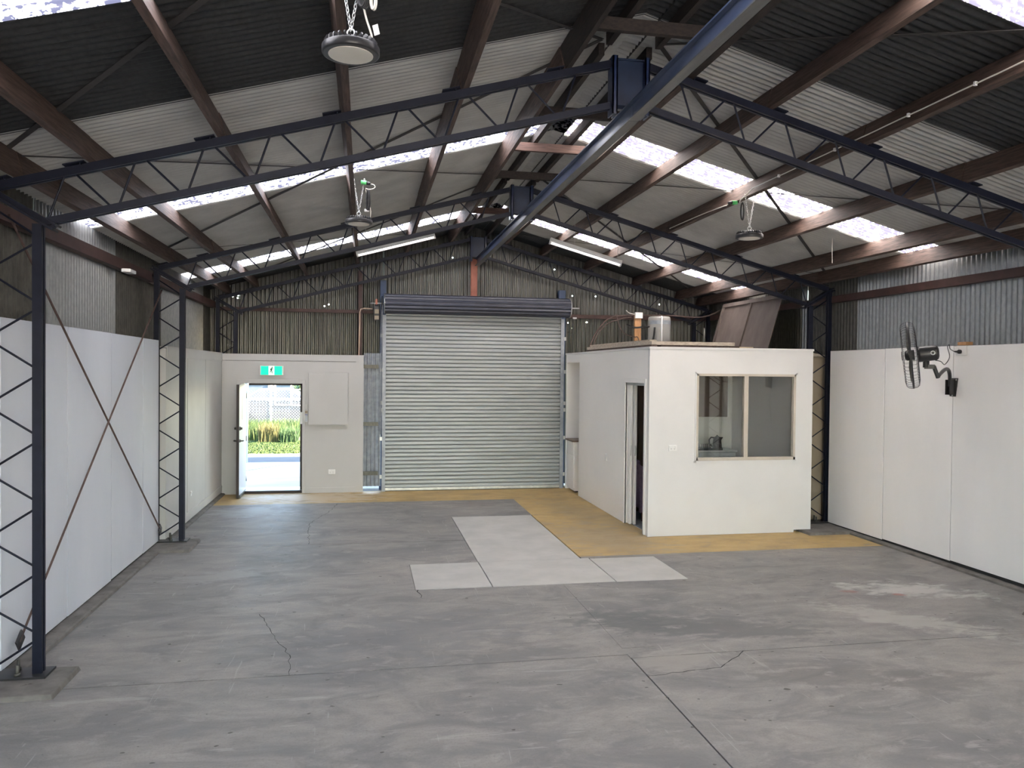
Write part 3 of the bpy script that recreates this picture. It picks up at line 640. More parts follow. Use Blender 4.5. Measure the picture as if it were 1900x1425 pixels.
box('weather_strip', (-2.178, -2.165, 14.36, 15.12, .015, .06), BLACK, lf)
b = B().lathe((-2.178, 14.40, 1.02), (1, 0, 0), [(0, .027), (.01, .027), (.02, .012), (.055, .012)], 16).tube([(-2.125, 14.40, 1.02), (-2.12, 14.43, 1.02), (-2.12, 14.53, 1.02)], .011)
b.lathe((-2.222, 14.40, 1.02), (-1, 0, 0), [(0, .027), (.01, .027), (.02, .012), (.055, .012)], 16).tube([(-2.275, 14.40, 1.02), (-2.28, 14.43, 1.02), (-2.28, 14.53, 1.02)], .011).out('lever_handle', GALV_DARK, lf)
B().lathe((-2.178, 14.40, 1.24), (1, 0, 0), [(0, .035), (.012, .035), (.02, .022), (.045, .020)], 18).lathe((-2.222, 14.40, 1.24), (-1, 0, 0), [(0, .035), (.012, .035), (.02, .022), (.045, .020)], 18).out('deadbolt', GALV_DARK, lf)
box('pull_plate', (-2.178, -2.172, 14.70, 14.78, 1.38, 1.80), STEEL, lf)
for z in (.25, 1.0, 1.8): B().tube([(-2.172, 15.165, z-.05), (-2.172, 15.165, z+.05)], .009).out('hinge', STEEL, lf)
# exit sign
SGN_G = emit('sign_green', (.0, .62, .30), .55); SGN_W = emit('sign_white', (.75, 1.0, .85), .55)
es = thing('exit_sign', (-1.685, 14.82, 2.19), 'green emergency exit sign with a running figure above the open door', 'exit sign')
box('housing', (-1.893, -1.477, 14.79, 14.85, 2.185, 2.36), PLASTIC, es, .006)
box('green_panel', (-1.872, -1.498, 14.784, 14.791, 2.193, 2.352), SGN_G, es); box('white_panel', (-1.735, -1.635, 14.780, 14.785, 2.193, 2.352), SGN_W, es)
SGN_D = emit('sign_figure', (.0, .10, .05), .02)
b = B(); yy = 14.778
def limb(pts, w):
    for (xa, za), (xb, zb_) in zip(pts, pts[1:]): b.bar((xa, yy, za), (xb, yy, zb_), w*1.5, .004, (0, 1, 0))
b.lathe((-1.673, 14.780, 2.332), (0, -1, 0), [(0, .013), (.004, .013)], 12)
limb([(-1.680, 2.318), (-1.690, 2.275)], .018); limb([(-1.688, 2.278), (-1.672, 2.252), (-1.676, 2.225), (-1.664, 2.222)], .010); limb([(-1.690, 2.276), (-1.702, 2.248), (-1.722, 2.236)], .010)
limb([(-1.678, 2.314), (-1.660, 2.300), (-1.652, 2.308)], .008); limb([(-1.682, 2.314), (-1.704, 2.300), (-1.708, 2.286)], .008)
b.out('running_figure', SGN_D, es)
# square board, sockets, keypad
cb = thing('cover_board', (-.67, 14.83, 1.28), 'square white cover board fixed on the wall right of the exit door', 'board')
box('panel', (-1.027, -.31, 14.795, 14.838, 1.275, 2.245), EXITW, cb, .004)
box('edge_trim', (-1.03, -.307, 14.803, 14.838, 1.262, 1.276), OFFWHITE, cb)
kp = thing('access_keypad', (-1.06, 14.82, 1.27), 'small door keypad with blue band beside the exit door frame', 'keypad')
box('case', (-1.094, -1.034, 14.80, 14.838, 1.32, 1.545), OFFWHITE, kp, .004); box('screen', (-1.088, -1.04, 14.796, 14.801, 1.485, 1.535), BROWNB, kp); box('band', (-1.088, -1.04, 14.796, 14.801, 1.455, 1.468), M('blue_label', (.06, .07, .25), rough=.5), kp)
box('key_field', (-1.085, -1.043, 14.796, 14.801, 1.335, 1.45), STEELG, kp)
kp2 = tag(box('switch_box', (-1.094, -1.045, 14.815, 14.838, 1.56, 1.65), OFFWHITE, bevel=.004), 'blank cream switch box just above the door keypad', 'switch box')
def socket(name, c, nrm, w, h, label, holes=True):
    """double power point"""
    c = Vector(c); n = Vector(nrm); t = Vector((0, 0, 1)).cross(n); r = thing(name, c, label, 'power socket')
    B().obox(c+n*.008, t*w/2, n*.008, (0, 0, h/2)).out('plate', PLASTIC, r, bevel=.003)
    for s in (-1, 1):
        B().obox(c+n*.019+t*s*w*.33+Vector((0, 0, h*.22)), t*.008, n*.004, (0, 0, .010)).out('rocker', PLASTIC, r)
        if holes:
            b = B(); q = c+n*.0163+t*s*w*.2
            for ax, az, tl in ((-.007, -.004, .35), (.007, -.004, -.35), (0, -.018, 0)): b.obox(q+t*ax+Vector((0, 0, az)), t*.0014, n*.0006, Vector((0, 0, .005))+t*tl*.005)
            b.out('pin_slots', BLACK, r)
    return r
socket('power_socket', (-.60, 14.85, .39), (0, -1, 0), .125, .085, 'white double power point low on the wall right of the exit door')
socket('power_socket', (4.25, KY, 1.243), (0, -1, 0), .122, .085, 'white double power point on the kitchen box below left of its window')
socket('power_socket', (KX, 12.21, .905), (-1, 0, 0), .075, .115, 'small white outlet low on the left side of the kitchen box', False)
socket('power_socket', (-2.565, 12.3, .42), (1, 0, 0), .075, .075, 'small white outlet low on the left wall near the corner', False)

# ================================================================== KITCHEN BOX FITTINGS
w1 = empty('window_1', ((WX0+WX1)/2, KY, WZ0), 'structure')
fw = .032
for d in ((WX0, WX0+fw, WZ0, WZ1), (WX1-fw, WX1, WZ0, WZ1), (WX0, WX1, WZ0, WZ0+.045), (WX0, WX1, WZ1-.035, WZ1), (5.325, 5.388, WZ0+.04, WZ1-.03)):
    box('frame', (d[0], d[1], KY-.012, KY+.06, d[2], d[3]), ALU, w1, .003)
for d in ((WX0-.02, WX0, WZ0-.02, WZ1+.02), (WX1, WX1+.02, WZ0-.02, WZ1+.02), (WX0-.02, WX1+.02, WZ1, WZ1+.02), (WX0-.03, WX1+.02, WZ0-.025, WZ0)): box('trim', (d[0], d[1], KY-.010, KY+.01, d[2], d[3]), WHITE, w1)
for a, b_ in ((WX0+fw, 5.325), (5.388, WX1-fw)):
    yy = KY+.022 if a < 5 else KY+.04
    box('pane', (a-.004, b_+.004, yy, yy+.004, WZ0+.04, WZ1-.03), GLASS, w1)
box('reveal', (WX1-.002, WX1+.006, KY+.06, KY+.11, WZ0, WZ1), WHITE, w1)
d2 = empty('door_2', (KX, 10.8, 0), 'structure')
for d in ((KX-.014, KX+.02, DY0-.055, DY0, .004, DZ+.06), (KX-.014, KX+.02, DY1, DY1+.06, .004, DZ+.06), (KX-.014, KX+.02, DY0, DY1, DZ, DZ+.06)): box('architrave', d, WHITE_SEMI, d2, .003)
box('head_track', (KX+.02, KX+.1, DY0, DY1, DZ-.04, DZ-.005), STEEL, d2)
for x, y, nm in ((KX+.032, 11.145, 'sliding_leaf'), (KX+.085, 11.10, 'sliding_leaf')):
    l = box(nm, (x, x+.035, y, 11.36 if x < 3.95 else 11.9, .012, DZ-.04), WHITE_SEMI, d2, .003)
    B().tube([(x+.010, y-.001, 1.20), (x+.005, y-.022, 1.17), (x+.005, y-.022, 1.08), (x+.010, y-.001, 1.05)], .006).out('pull_handle', STEEL, l)
# niche bench : drawer over door, brown top
nb = thing('niche_cabinet', (4.2, 14.3, 0), 'white base cabinet with brown top in the alcove near the shutter', 'cabinet')
box('carcass', (3.935, 4.55, 14.28, 14.82, .03, .96), WHITE_SEMI, nb); box('worktop', (3.885, 4.55, 14.265, 14.82, .965, .995), WORKTOP, nb, .006)
box('drawer', (3.912, 3.935, 14.30, 14.80, .70, .95), WHITE_SEMI, nb, .003); box('door', (3.912, 3.935, 14.30, 14.80, .08, .69), WHITE_SEMI, nb, .003); box('kickboard', (3.97, 4.5, 14.31, 14.8, 0, .04), BLACK, nb)
# kitchen furniture seen through the window
kb = thing('kitchen_bench', (5.3, 12.5, 0), 'white kitchen bench along the back wall seen through the window', 'cabinet')
box('carcass', (4.86, 6.19, 12.22, 12.79, .1, .965), OFFWHITE, kb); box('worktop', (4.84, 6.21, 12.19, 12.79, .968, 1.0), WHITE_SEMI, kb, .005); box('kickboard', (4.9, 6.15, 12.27, 12.7, .006, .1), BLACK, kb)
for a, b_ in ((4.87, 5.52), (5.53, 6.18)):
    dd = box('door', (a, b_, 12.20, 12.22, .12, .78), WHITE_SEMI, kb, .002); box('drawer', (a, b_, 12.20, 12.22, .79, .955), WHITE_SEMI, kb, .002)
uc = thing('overhead_cupboard', (5.3, 12.6, 1.55), 'brown wall cupboard above the kitchen bench seen through the window', 'cupboard')
box('carcass', (4.86, 6.15, 12.47, 12.79, 1.55, 2.4), CUPB2, uc)
for a, b_ in ((4.865, 5.5), (5.505, 6.145)): box('door', (a, b_, 12.45, 12.47, 1.555, 2.395), CUPB2, uc, .002)
tile = box('splashback_tile', (4.85, 6.38, 12.785, 12.80, 1.0, 1.22), WHITE_SEMI, wi)
kt = thing('kettle', (5.94, 12.45, 1.0), 'black electric kettle on the kitchen bench seen through the window', 'kettle')
B().lathe((5.96, 12.45, 1.0), (0, 0, 1), [(0, .085), (.02, .09), (.03, .082), (.15, .068), (.2, .062), (.215, .03), (.23, .012), (.24, .01)], 24).out('body', BLACKM, kt)
B().tube([(5.895, 12.45, 1.195), (5.85, 12.45, 1.20), (5.815, 12.45, 1.16), (5.82, 12.45, 1.08), (5.875, 12.45, 1.04)], .013).out('handle', BLACKM, kt); B().hexa([(6.015, 12.43, 1.14), (6.015, 12.47, 1.14), (6.015, 12.47, 1.2), (6.015, 12.43, 1.2)], [(6.065, 12.445, 1.19), (6.065, 12.455, 1.19), (6.065, 12.455, 1.205), (6.065, 12.445, 1.205)]).out('spout', BLACKM, kt)
dr = thing('dish_rack', (5.7, 12.3, 1.0), 'dark dish drying rack on the kitchen bench in front of the kettle', 'dish rack')
box('tray', (5.42, 5.96, 12.22, 12.36, 1.0, 1.035), BLACKM, dr, .006)
b = B()
for i in range(15):
    x = 5.45+i*.034; b.tube([(x, 12.25, 1.03), (x+.006, 12.25, 1.10), (x+.006, 12.33, 1.10), (x, 12.33, 1.03)], .004, 5)
b.out('wire_prongs', BLACKM, dr, 'stuff')
tall = thing('tall_cupboard', (4.4, 12.5, 0), 'dark brown tall cupboard seen through the half open sliding door', 'cupboard')
box('carcass', (4.06, 4.82, 12.2, 12.78, .006, 2.45), CUPB, tall); box('door', (4.07, 4.44, 12.18, 12.2, .05, 2.43), CUPB, tall, .003); box('door', (4.445, 4.81, 12.18, 12.2, .05, 2.43), CUPB, tall, .003)
ch = thing('armchair', (4.4, 11.6, 0), 'purple upholstered armchair with red brown legs inside the kitchen doorway', 'armchair')
B().hexa([(4.16, 11.32, .14), (4.9, 11.32, .14), (4.9, 11.38, .14), (4.16, 11.38, .14)], [(4.14, 11.32, .90), (4.62, 11.32, .58), (4.62, 11.38, .58), (4.14, 11.38, .90)]).out('side_panel', PURPLE, ch, bevel=.02)
B().hexa([(4.16, 11.84, .14), (4.9, 11.84, .14), (4.9, 11.9, .14), (4.16, 11.9, .14)], [(4.14, 11.84, .90), (4.62, 11.84, .58), (4.62, 11.9, .58), (4.14, 11.9, .90)]).out('side_panel', PURPLE, ch, bevel=.02)
box('seat', (4.24, 4.9, 11.38, 11.84, .16, .44), PURPLE, ch, .04); B().hexa([(4.16, 11.38, .2), (4.28, 11.38, .2), (4.28, 11.84, .2), (4.16, 11.84, .2)], [(4.09, 11.38, .95), (4.19, 11.38, .95), (4.19, 11.84, .95), (4.09, 11.84, .95)]).out('backrest', PURPLE, ch, bevel=.03)
for x, y in ((4.22, 11.36), (4.22, 11.86), (4.84, 11.36), (4.84, 11.86)): B().tube([(x, y, .006), (x, y, .15)], [.018, .026], 10).out('leg', LEGW, ch)
bn = thing('pedal_bin', (4.13, 12.05, 0), 'grey box standing behind the purple armchair in the doorway', 'bin')
box('body', (4.10, 4.3, 11.95, 12.15, .006, 1.0), STEEL, bn, .01); box('lid', (4.09, 4.31, 11.94, 12.16, 1.0, 1.03), OFFWHITE, bn, .006)

# ------------------------------------------------------------------ on the kitchen roof
KT = KZ
def plank(p, q, w, h, mat, label, nm='timber_plank'): return tag(B().bar(p, q, w, h).out(nm, mat, bevel=.004), label, 'plank', 'planks lying on the kitchen roof')
plank((3.97, 13.5, KT+.057), (4.0, 10.36, KT+.057), .09, .05, PLANK, 'pale plank lying along the left edge of the kitchen roof')
plank((4.04, 10.42, KT+.055), (5.22, 10.42, KT+.055), .09, .05, PLANK, 'pale plank lying along the front edge of the kitchen roof')
plank((3.99, 13.6, KT+.014), (3.99, 10.36, KT+.014), .1, .028, TIMBER, 'dark plank under the pale one on the left edge of the kitchen roof')
plank((4.1, 10.44, KT+.014), (5.3, 10.44, KT+.014), .1, .028, TIMBER, 'dark plank under the pale one on the front edge of the kitchen roof')
plank((4.10, 13.7, KT+.11), (4.22, 11.0, KT+.11), .12, .04, PLANK, 'grey plank lying behind the pale one on the left of the kitchen roof'); plank((5.0, 10.57, KT+.012), (5.58, 10.57, KT+.012), .12, .024, PINE, 'short yellow plank at the right end of the front edge of the kitchen roof')
plank((4.35, 13.4, KT+.05), (4.5, 11.2, KT+.05), .1, .10, TIMBER, 'dark beam offcut lying on the kitchen roof ahead of the tank')
hw = thing('water_heater', (5.49, 14.0, KT), 'grey cylindrical hot water tank on the kitchen roof', 'water heater')
B().lathe((5.49, 14.0, KT), (0, 0, 1), [(0, .20), (.02, .212), (.66, .212), (.69, .20), (.7, .18)], 36).out('tank', M('tank_grey', (.25, .25, .24), (.29, .29, .28), 2, rough=.35), hw)
B().lathe((5.49, 14.0, KT+.55), (0, 0, 1), [(0, .2135), (.07, .2135)], 36, False).out('label_band', STEELG, hw); B().tube([(5.45, 13.775, KT+.01), (5.45, 13.775, KT+.67), (5.46, 13.80, KT+.69)], .017).out('pipe', PLASTIC, hw); B().box(5.415, 5.485, 13.75, 13.80, KT+.03, KT+.12).out('valve', PLASTIC, hw, bevel=.006)
pp = thing('timber_post', (5.08, 14.2, KT), 'orange pine post carrying a white box on the kitchen roof', 'post')
box('post', (5.065, 5.19, 14.17, 14.23, KT, 3.39), PINE2, pp); 
tag(box('junction_box', (5.055, 5.205, 14.12, 14.17, 3.335, 3.45), PLASTIC, bevel=.006), 'white electrical box at the top of the orange post', 'junction box')
def cable(pts, r, mat, label, nm='cable', cat='cable'):
    P = [Vector(p) for p in pts]; out = []
    for i in range(len(P)-1):
        p0, p1, p2, p3 = P[max(0, i-1)], P[i], P[i+1], P[min(len(P)-1, i+2)]
        for k in range(6):
            t = k/6; out.append(.5*((2*p1)+(p2-p0)*t+(2*p0-5*p1+4*p2-p3)*t*t+(3*p1-p0-3*p2+p3)*t**3))
    out.append(P[-1]); return tag(B().tube(out, r, 6).out(nm, mat), label, cat)
cable([(4.30, 14.6, KT), (4.32, 14.6, 2.85), (4.48, 14.6, 3.15), (4.70, 14.6, 3.36), (5.0, 14.6, 3.42), (5.9, 14.6, 3.44), (6.6, 14.5, 3.42), (7.0, 14.3, 3.6)], .014, CABLE, 'brown cable arching from the kitchen roof past the orange post to the right')
cable([(4.36, 14.55, KT), (4.40, 14.55, 2.95), (4.6, 14.55, 3.22), (4.85, 14.5, 3.33), (5.04, 14.3, 3.37)], .010, CABLE, 'thin brown cable arching from the kitchen roof to the white box')
cable([(4.83, 14.6, 3.44), (4.87, 14.5, 3.2), (4.95, 14.4, 3.05), (5.05, 14.15, 2.98), (5.12, 14.14, 2.96), (5.17, 14.13, 2.7)], .010, CABLE, 'dark cable looping down in front of the orange post')
cable([(4.95, 14.3, 3.22), (5.06, 14.15, 3.16), (5.2, 14.1, 3.17), (5.33, 13.9, 3.17)], .016, BLACK, 'black hose from the orange post to the tank')
cable([(5.33, 13.82, 3.15), (5.31, 13.8, 3.0), (5.28, 13.8, 2.86)], .02, BLACK, 'black pipe hanging at the left of the tank')
cable([(4.86, 14.1, 3.48), (4.93, 14.1, 3.43), (5.03, 14.11, 3.41)], .008, CORD, 'pale cord end poking left of the white box')
for x, l in ((5.93, 'short grey pipe standing right of the tank'), (6.36, 'grey pipe standing further right of the tank behind the leaning panel')):
    tag(B().tube([(x, 13.9, KT), (x, 13.9, KT+(.09 if x < 6 else .5))], .022).out('stub_pipe', GALV_DARK), l, 'pipe')
lp = thing('leaning_panel', (6.55, 12.7, KT), 'large mauve brown framed panel leaning on the kitchen roof against the purlins', 'panel')
bx, tx, bz, tz = 6.43, 6.70, KT+.005, 3.60
sl = Vector((tx-bx, 0, tz-bz)); sn = Vector((0, 1, 0)).cross(sl).normalized()*-1
if sn.x > 0: sn = -sn
def lpq(name, y0, y1, f0, f1, th0, th1, mat):
    a = Vector((bx, 0, bz))
    lo = [a+sl*f0+sn*th0, a+sl*f0+sn*th1, a+sl*f1+sn*th1, a+sl*f1+sn*th0]
    B().hexa([Vector((v.x, y0, v.z)) for v in lo], [Vector((v.x, y1, v.z)) for v in lo]).out(name, mat, lp)
lpq('sheet', 11.66, 13.75, 0, 1, -.006, .006, PANELB)
lpq('rail', 11.66, 13.75, .93, 1, .006, .035, PANELB); lpq('stile', 13.69, 13.75, 0, .93, .006, .035, PANELB); lpq('stile', 12.62, 12.67, 0, .93, .006, .03, PANELB)

# ================================================================== HANGING LIGHTS
def highbay(c, D, ztop, label, dx=.06):
    x, y, z = c; r = thing('round_lamp', c, label, 'lamp', 'round hanging warehouse lamps'); R = D/2
    B().lathe((x, y, z), (0, 0, 1), [(0, R*.93), (.002, R*.975), (.005, R*.99), (.008, R), (.038, R), (.041, R*.99), (.043, R*.97), (.0435, R*.5)], 48).out('rim', BLACKM, r)
    B().lathe((x, y, z-.003), (0, 0, 1), [(0, R*.77), (.006, R*.78)], 40).out('diffuser', DIFF, r)
    b = B()
    for i in range(28):
        a = 2*math.pi*i/28; d = Vector((math.cos(a), math.sin(a), 0)); t = Vector((-d.y, d.x, 0)); cc = Vector((x, y, z+.052)); q = []
        for k in range(7): q.append(cc+d*(R*.93-R*.28*k/6)+Vector((0, 0, .004+.022*math.sin(math.pi*min(1, (k+.6)/4)*.75))))
        for s in (-1, 1): pass
        base = [p+Vector((0, 0, -.02-(p.z-cc.z))) for p in q]
        poly = [q[0]]+q[1:]+base[::-1]
        b.hexa([p-t*.0035 for p in poly], [p+t*.0035 for p in poly])
    b.out('cooling_fins', BLACKM, r, 'stuff')
    B().lathe((x, y, z+.04), (0, 0, 1), [(0, R*.55), (.03, R*.52), (.045, R*.40), (.05, R*.1)], 32).out('driver_case', BLACKM, r)
    B().ring((x, y, z+.115), (.3, 1, 0), .020, .005, 16, 6).tube([(x, y, z+.085), (x, y, z+.098)], .008).out('hook', STEEL, r)
    b = B(); chain_strand(b, (x, y, z+.128), (x-dx, y, ztop), .03, .0028, .008); chain_strand(b, (x, y, z+.128), (x+dx, y, ztop), .03, .0028, .008); b.out('chain', STEEL, r, 'stuff')
    return r
HB = [((-.085, 4.2, 3.955), .30, 4.43, 'big round black lamp hanging nearest the camera at top left'), ((-.08, 8.8, 3.915), .30, 4.42, 'round black lamp hanging beyond the nearest truss on the left side'), ((4.335, 8.3, 3.855), .31, 4.36, 'round black lamp hanging under the right roof slope')]
for c, D, zt_, l in HB: highbay(c, D, zt_, l)
# leads, tags and plugs of the lamps
cable([(.02, 4.2, 4.01), (.025, 4.2, 4.05), (.015, 4.2, 4.09), (-.005, 4.2, 4.15), (-.02, 4.2, 4.21)], .0055, CORD, 'pale lamp lead rising from the nearest lamp')
tag(B().obox((.045, 4.19, 4.095), (.014, 0, .006), (0, .0008, 0), (-.006, 0, .026)).out('paper_tag', PLASTIC), 'white paper tag on the lead of the nearest lamp', 'tag')
def coil(c, w, h, n, r, mat, label):
    x, y, z = c; P = []
    for i in range(n*16+1):
        a = 2*math.pi*i/16; P.append((x+w*math.sin(a)+(i/16-n/2)*.008, y+(i/16-n/2)*.008, z+h*math.cos(a)))
    tag(B().tube(P, r, 6).out('cable_coil', mat), label, 'cable')
coil((-.022, 4.18, 4.26), .022, .06, 4, .005, BLACK, 'black cable coil above the nearest lamp'); coil((.03, 4.18, 4.245), .014, .05, 2, .0055, CORD, 'pale cable coil above the nearest lamp')
coil((.02, 8.78, 4.18), .016, .11, 3, .006, BLACK, 'black cable coil above the second left lamp'); coil((4.235, 8.28, 4.16), .02, .10, 3, .006, BLACK, 'black cable coil above the right lamp')
def plug(c, label, tip=1):
    x, y, z = c; r = thing('plug_socket', c, label, 'plug', 'green plugs of the lamps')
    B().tube([(x-.03*tip, y, z), (x+.03*tip, y, z-.004)], .024, 12).out('green_body', GREENP, r); B().tube([(x+.03*tip, y, z-.004), (x+.075*tip, y, z-.012)], [.022, .016], 10).out('black_end', BLACK, r)
plug((-.03, 8.78, 4.375), 'green and black plug on the purlin above the second left lamp'); plug((4.145, 8.3, 4.26), 'green and black plug on the purlin above the right lamp', -1)
cable([(.05, 8.78, 4.36), (.085, 8.78, 4.35), (.09, 8.78, 4.32), (.04, 8.78, 4.30), (-.01, 8.78, 4.31)], .005, CORD, 'pale lead looping from the plug above the second left lamp')
cable([(-.01, 8.79, 4.3), (.02, 8.79, 4.19), (.05, 8.79, 4.06), (.04, 8.8, 3.97)], .004, CORD, 'thin lead hanging to the second left lamp'); tag(B().box(-.02, .03, 8.785, 8.787, 4.055, 4.085).out('paper_tag', PLASTIC), 'white paper tag beside the second left lamp', 'tag')
# white cable clipped along the third right purlin
wc = thing('clipped_cable', (4.29, 6, 4.33), 'white cable clipped along the purlin of the right roof slope', 'cable')
P = [(4.288, y, 4.345-.02*math.sin(y*1.3)*0-(0 if y < 7.5 else .012*(y-7.5))) for y in [2.2+.35*i for i in range(18)]]
P = [(4.296, y, 4.40-.006*(y % .7)) for (x, y, z) in P]+[(4.24, 8.35, 4.30), (4.21, 8.3, 4.265)]
B().tube(P, .0065, 6).out('cable', CORD, wc)
for y in (2.9, 3.9, 4.9, 5.6, 6.6, 7.6): B().box(4.286, 4.308, y-.008, y+.008, 4.385, 4.415).out('clip', PLASTIC, wc)
cable([(4.10, 8.32, 4.27), (4.2, 8.6, 4.29), (4.295, 8.9, 4.345), (4.297, 9.6, 4.37), (4.297, 10.6, 4.38)], .006, CORD, 'pale cord running on along the purlin past the right lamp')
cable([(6.0, 9.24, 4.10), (6.0, 9.24, 3.95), (6.004, 9.24, 3.76)], .004, CORD, 'pale string hanging from the purlin by the right skylight', 'string', 'string')
# fluorescent battens parallel with the rafters
def batten(p, q, label, hang):
    r = thing('batten_light', ((p[0]+q[0])/2, p[1], (p[2]+q[2])/2), label, 'tube light', 'slanting white tube lights'); p, q = Vector(p), Vector(q); d = (q-p).normalized(); n = Vector((0, 1, 0)).cross(d); n = n if n.z > 0 else -n
    c = (p+q)/2; L = (q-p)/2
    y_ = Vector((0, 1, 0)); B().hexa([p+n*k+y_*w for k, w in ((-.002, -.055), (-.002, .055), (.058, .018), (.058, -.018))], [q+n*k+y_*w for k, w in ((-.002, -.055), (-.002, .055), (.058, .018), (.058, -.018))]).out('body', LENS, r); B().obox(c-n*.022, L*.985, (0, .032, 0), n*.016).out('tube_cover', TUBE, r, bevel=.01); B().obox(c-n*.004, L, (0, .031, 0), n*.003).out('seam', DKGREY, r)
    for e in (p, q): B().obox(e+n*.006, d*.012, (0, .034, 0), n*.05).out('end_cap', PLASTIC, r)
    for t in hang: a = p+(q-p)*t+n*.05; rod('hanger', a, (a.x, a.y, z_roof(a.x)-.03), .0025, STEEL, r)
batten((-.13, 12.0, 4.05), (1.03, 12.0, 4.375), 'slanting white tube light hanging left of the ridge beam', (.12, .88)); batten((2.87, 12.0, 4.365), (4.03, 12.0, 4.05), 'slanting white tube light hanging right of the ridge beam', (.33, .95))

# ================================================================== WALL FAN
fan = thing('cage_fan', (6.94, 8.18, 2.17), 'black industrial cage fan on a bent arm from the right wall', 'fan')
FC = Vector((6.2, 7.985, 2.53)); FN = Vector((-.79, .605, -.115)).normalized()     # blows this way
fu = Vector((0, 0, 1)); fu = (fu-FN*fu.dot(FN)).normalized(); fv = FN.cross(fu)
def fp(a, r, h): return FC+FN*h+r*(math.cos(a)*fu+math.sin(a)*fv)
FR = .385
b = B(); bb = B(); ws = [(.0, .06), (.06, .055), (.25, .045), (.345, .03), (.375, .012), (FR, -.0)]
prof_f = [(.05, .078), (.30, .076), (.355, .066), (.378, .045), (FR, .0)]; prof_b = [(.07, -.082), (.30, -.080), (.358, -.068), (.378, -.045), (FR, -.002)]
for i in range(52):
    a = 2*math.pi*i/52
    b.tube([fp(a, r, h) for r, h in prof_f], .0013, 4); bb.tube([fp(a+.05, r, h) for r, h in prof_b], .0013, 4)
for r, h in ((.05, .078), (.2, .077), (.355, .066)): b.ring(fp(0, 0, h), FN, r, .0025, 40, 5)
for r, h in ((.07, -.082), (.2, -.081), (.358, -.068)): bb.ring(fp(0, 0, h), FN, r, .0025, 40, 5)
b.ring(FC, FN, FR, .006, 56, 6); bb.ring(FC-FN*.010, FN, FR, .005, 56, 6)
b.out('front_cage', BLACKM, fan, 'stuff'); bb.out('rear_cage', BLACKM, fan, 'stuff')
B().lathe(FC+FN*.076, FN, [(0, .055), (.006, .055), (.010, .04)], 24).out('cage_badge', BLACKM, fan)
for i in range(3):
    vs = []
    for k, (r, w0, tw) in enumerate(((.05, .05, .5), (.14, .14, .42), (.24, .19, .34), (.32, .19, .28), (.355, .12, .25))):
        a = 2*math.pi*i/3+.4
        for s in (-1, 1):
            aa = a+s*w0/(2*max(r, .12)); vs.append(fp(aa, r, s*tw*.10*min(1, r/.15)*.6))
    fs = [[2*k, 2*k+1, 2*k+3, 2*k+2] for k in range(4)]
    o = B().add(vs, fs, True).out('blade', GALV_DARK, fan); md = o.modifiers.new('t', 'SOLIDIFY'); md.thickness = .003
B().lathe(FC-FN*.05, FN, [(0, .06), (.08, .06), (.1, .045), (.105, .01)], 24).out('hub', BLACKM, fan)
B().lathe(FC-FN*.30, FN, [(0, .045), (.012, .075), (.03, .085), (.19, .09), (.21, .09), (.225, .07)], 28).out('motor', BLACKM, fan)
mc = FC-FN*.235-fv*.088*(1 if fv.y > 0 else -1)
sd = -fv if fv.y > 0 else fv
B().lathe(FC-FN*.235+sd*.086, sd, [(0, .026), (.004, .026), (.006, .02)], 20).out('speed_dial', STEEL, fan); B().lathe(FC-FN*.235+sd*.09, sd, [(0, .016), (.008, .014)], 16).out('dial_knob', BLACK, fan)
q0 = FC-FN*.17+Vector((0, 0, -.09))
B().bar(q0+Vector((0, 0, .02)), q0+Vector((0, 0, -.07)), .05, .05, (0, 1, 0)).bar(q0+Vector((-.02, .0, -.06)), q0+Vector((.085, -.035, -.06)), .03, .05).bar(q0+Vector((.075, -.03, -.05)), q0+Vector((.125, -.045, -.19)), .034, .034, (0, 1, 0)).out('swivel', BLACKM, fan, bevel=.004)
s0 = q0+Vector((.12, -.04, -.175)); e0 = Vector((6.90, 8.18, 2.17))
pts = []
for i in range(17):
    t = i/16; p = s0.lerp(Vector((e0.x, e0.y, s0.z)), 0)
    c1 = s0+Vector((.18, .10, .10)); c2 = Vector((e0.x+.01, e0.y, e0.z+.30)); pts.append((1-t)**3*s0+3*(1-t)**2*t*c1+3*(1-t)*t*t*c2+t**3*e0)
B().tube(pts, .021, 10).out('arm', BLACKM, fan)
B().hexa([(6.938, 8.10, 2.27), (6.938, 8.26, 2.27), (6.938, 8.225, 2.05), (6.938, 8.135, 2.05)], [(6.948, 8.10, 2.27), (6.948, 8.26, 2.27), (6.948, 8.225, 2.05), (6.948, 8.135, 2.05)]).box(6.87, 6.938, 8.14, 8.15, 2.07, 2.25).box(6.87, 6.938, 8.21, 8.22, 2.07, 2.25).out('mount_bracket', BLACKM, fan)
for y, z in ((8.12, 2.25), (8.24, 2.25), (8.18, 2.065)): B().lathe((6.938, y, z), (-1, 0, 0), [(0, .011), (.006, .009)], 10).out('bolt', STEEL, fan)
so = thing('power_socket', (6.94, 8.05, 2.6), 'white power point on the right wall that the fan is plugged into', 'power socket')
box('plate', (6.935, 6.95, 7.97, 8.13, 2.54, 2.655), PLASTIC, so, .003); box('rocker', (6.928, 6.936, 8.085, 8.115, 2.60, 2.63), PLASTIC, so)
tag(B().lathe((6.938, 8.06, 2.585), (-1, 0, 0), [(0, .024), (.03, .024), (.045, .012), (.08, .009)], 14).out('plug', BLACK), 'black plug in the power point on the right wall', 'plug')
m0 = FC-FN*.26+Vector((0, 0, -.085))
cable([m0, m0+Vector((.06, -.02, -.015)), (6.66, 7.98, 2.43), (6.78, 8.05, 2.52), (6.86, 8.18, 2.64), (6.9, 8.2, 2.67), (6.88, 8.16, 2.62), (6.87, 8.08, 2.585)], .0045, BLACK, 'black fan lead draped to the power point on the right wall')
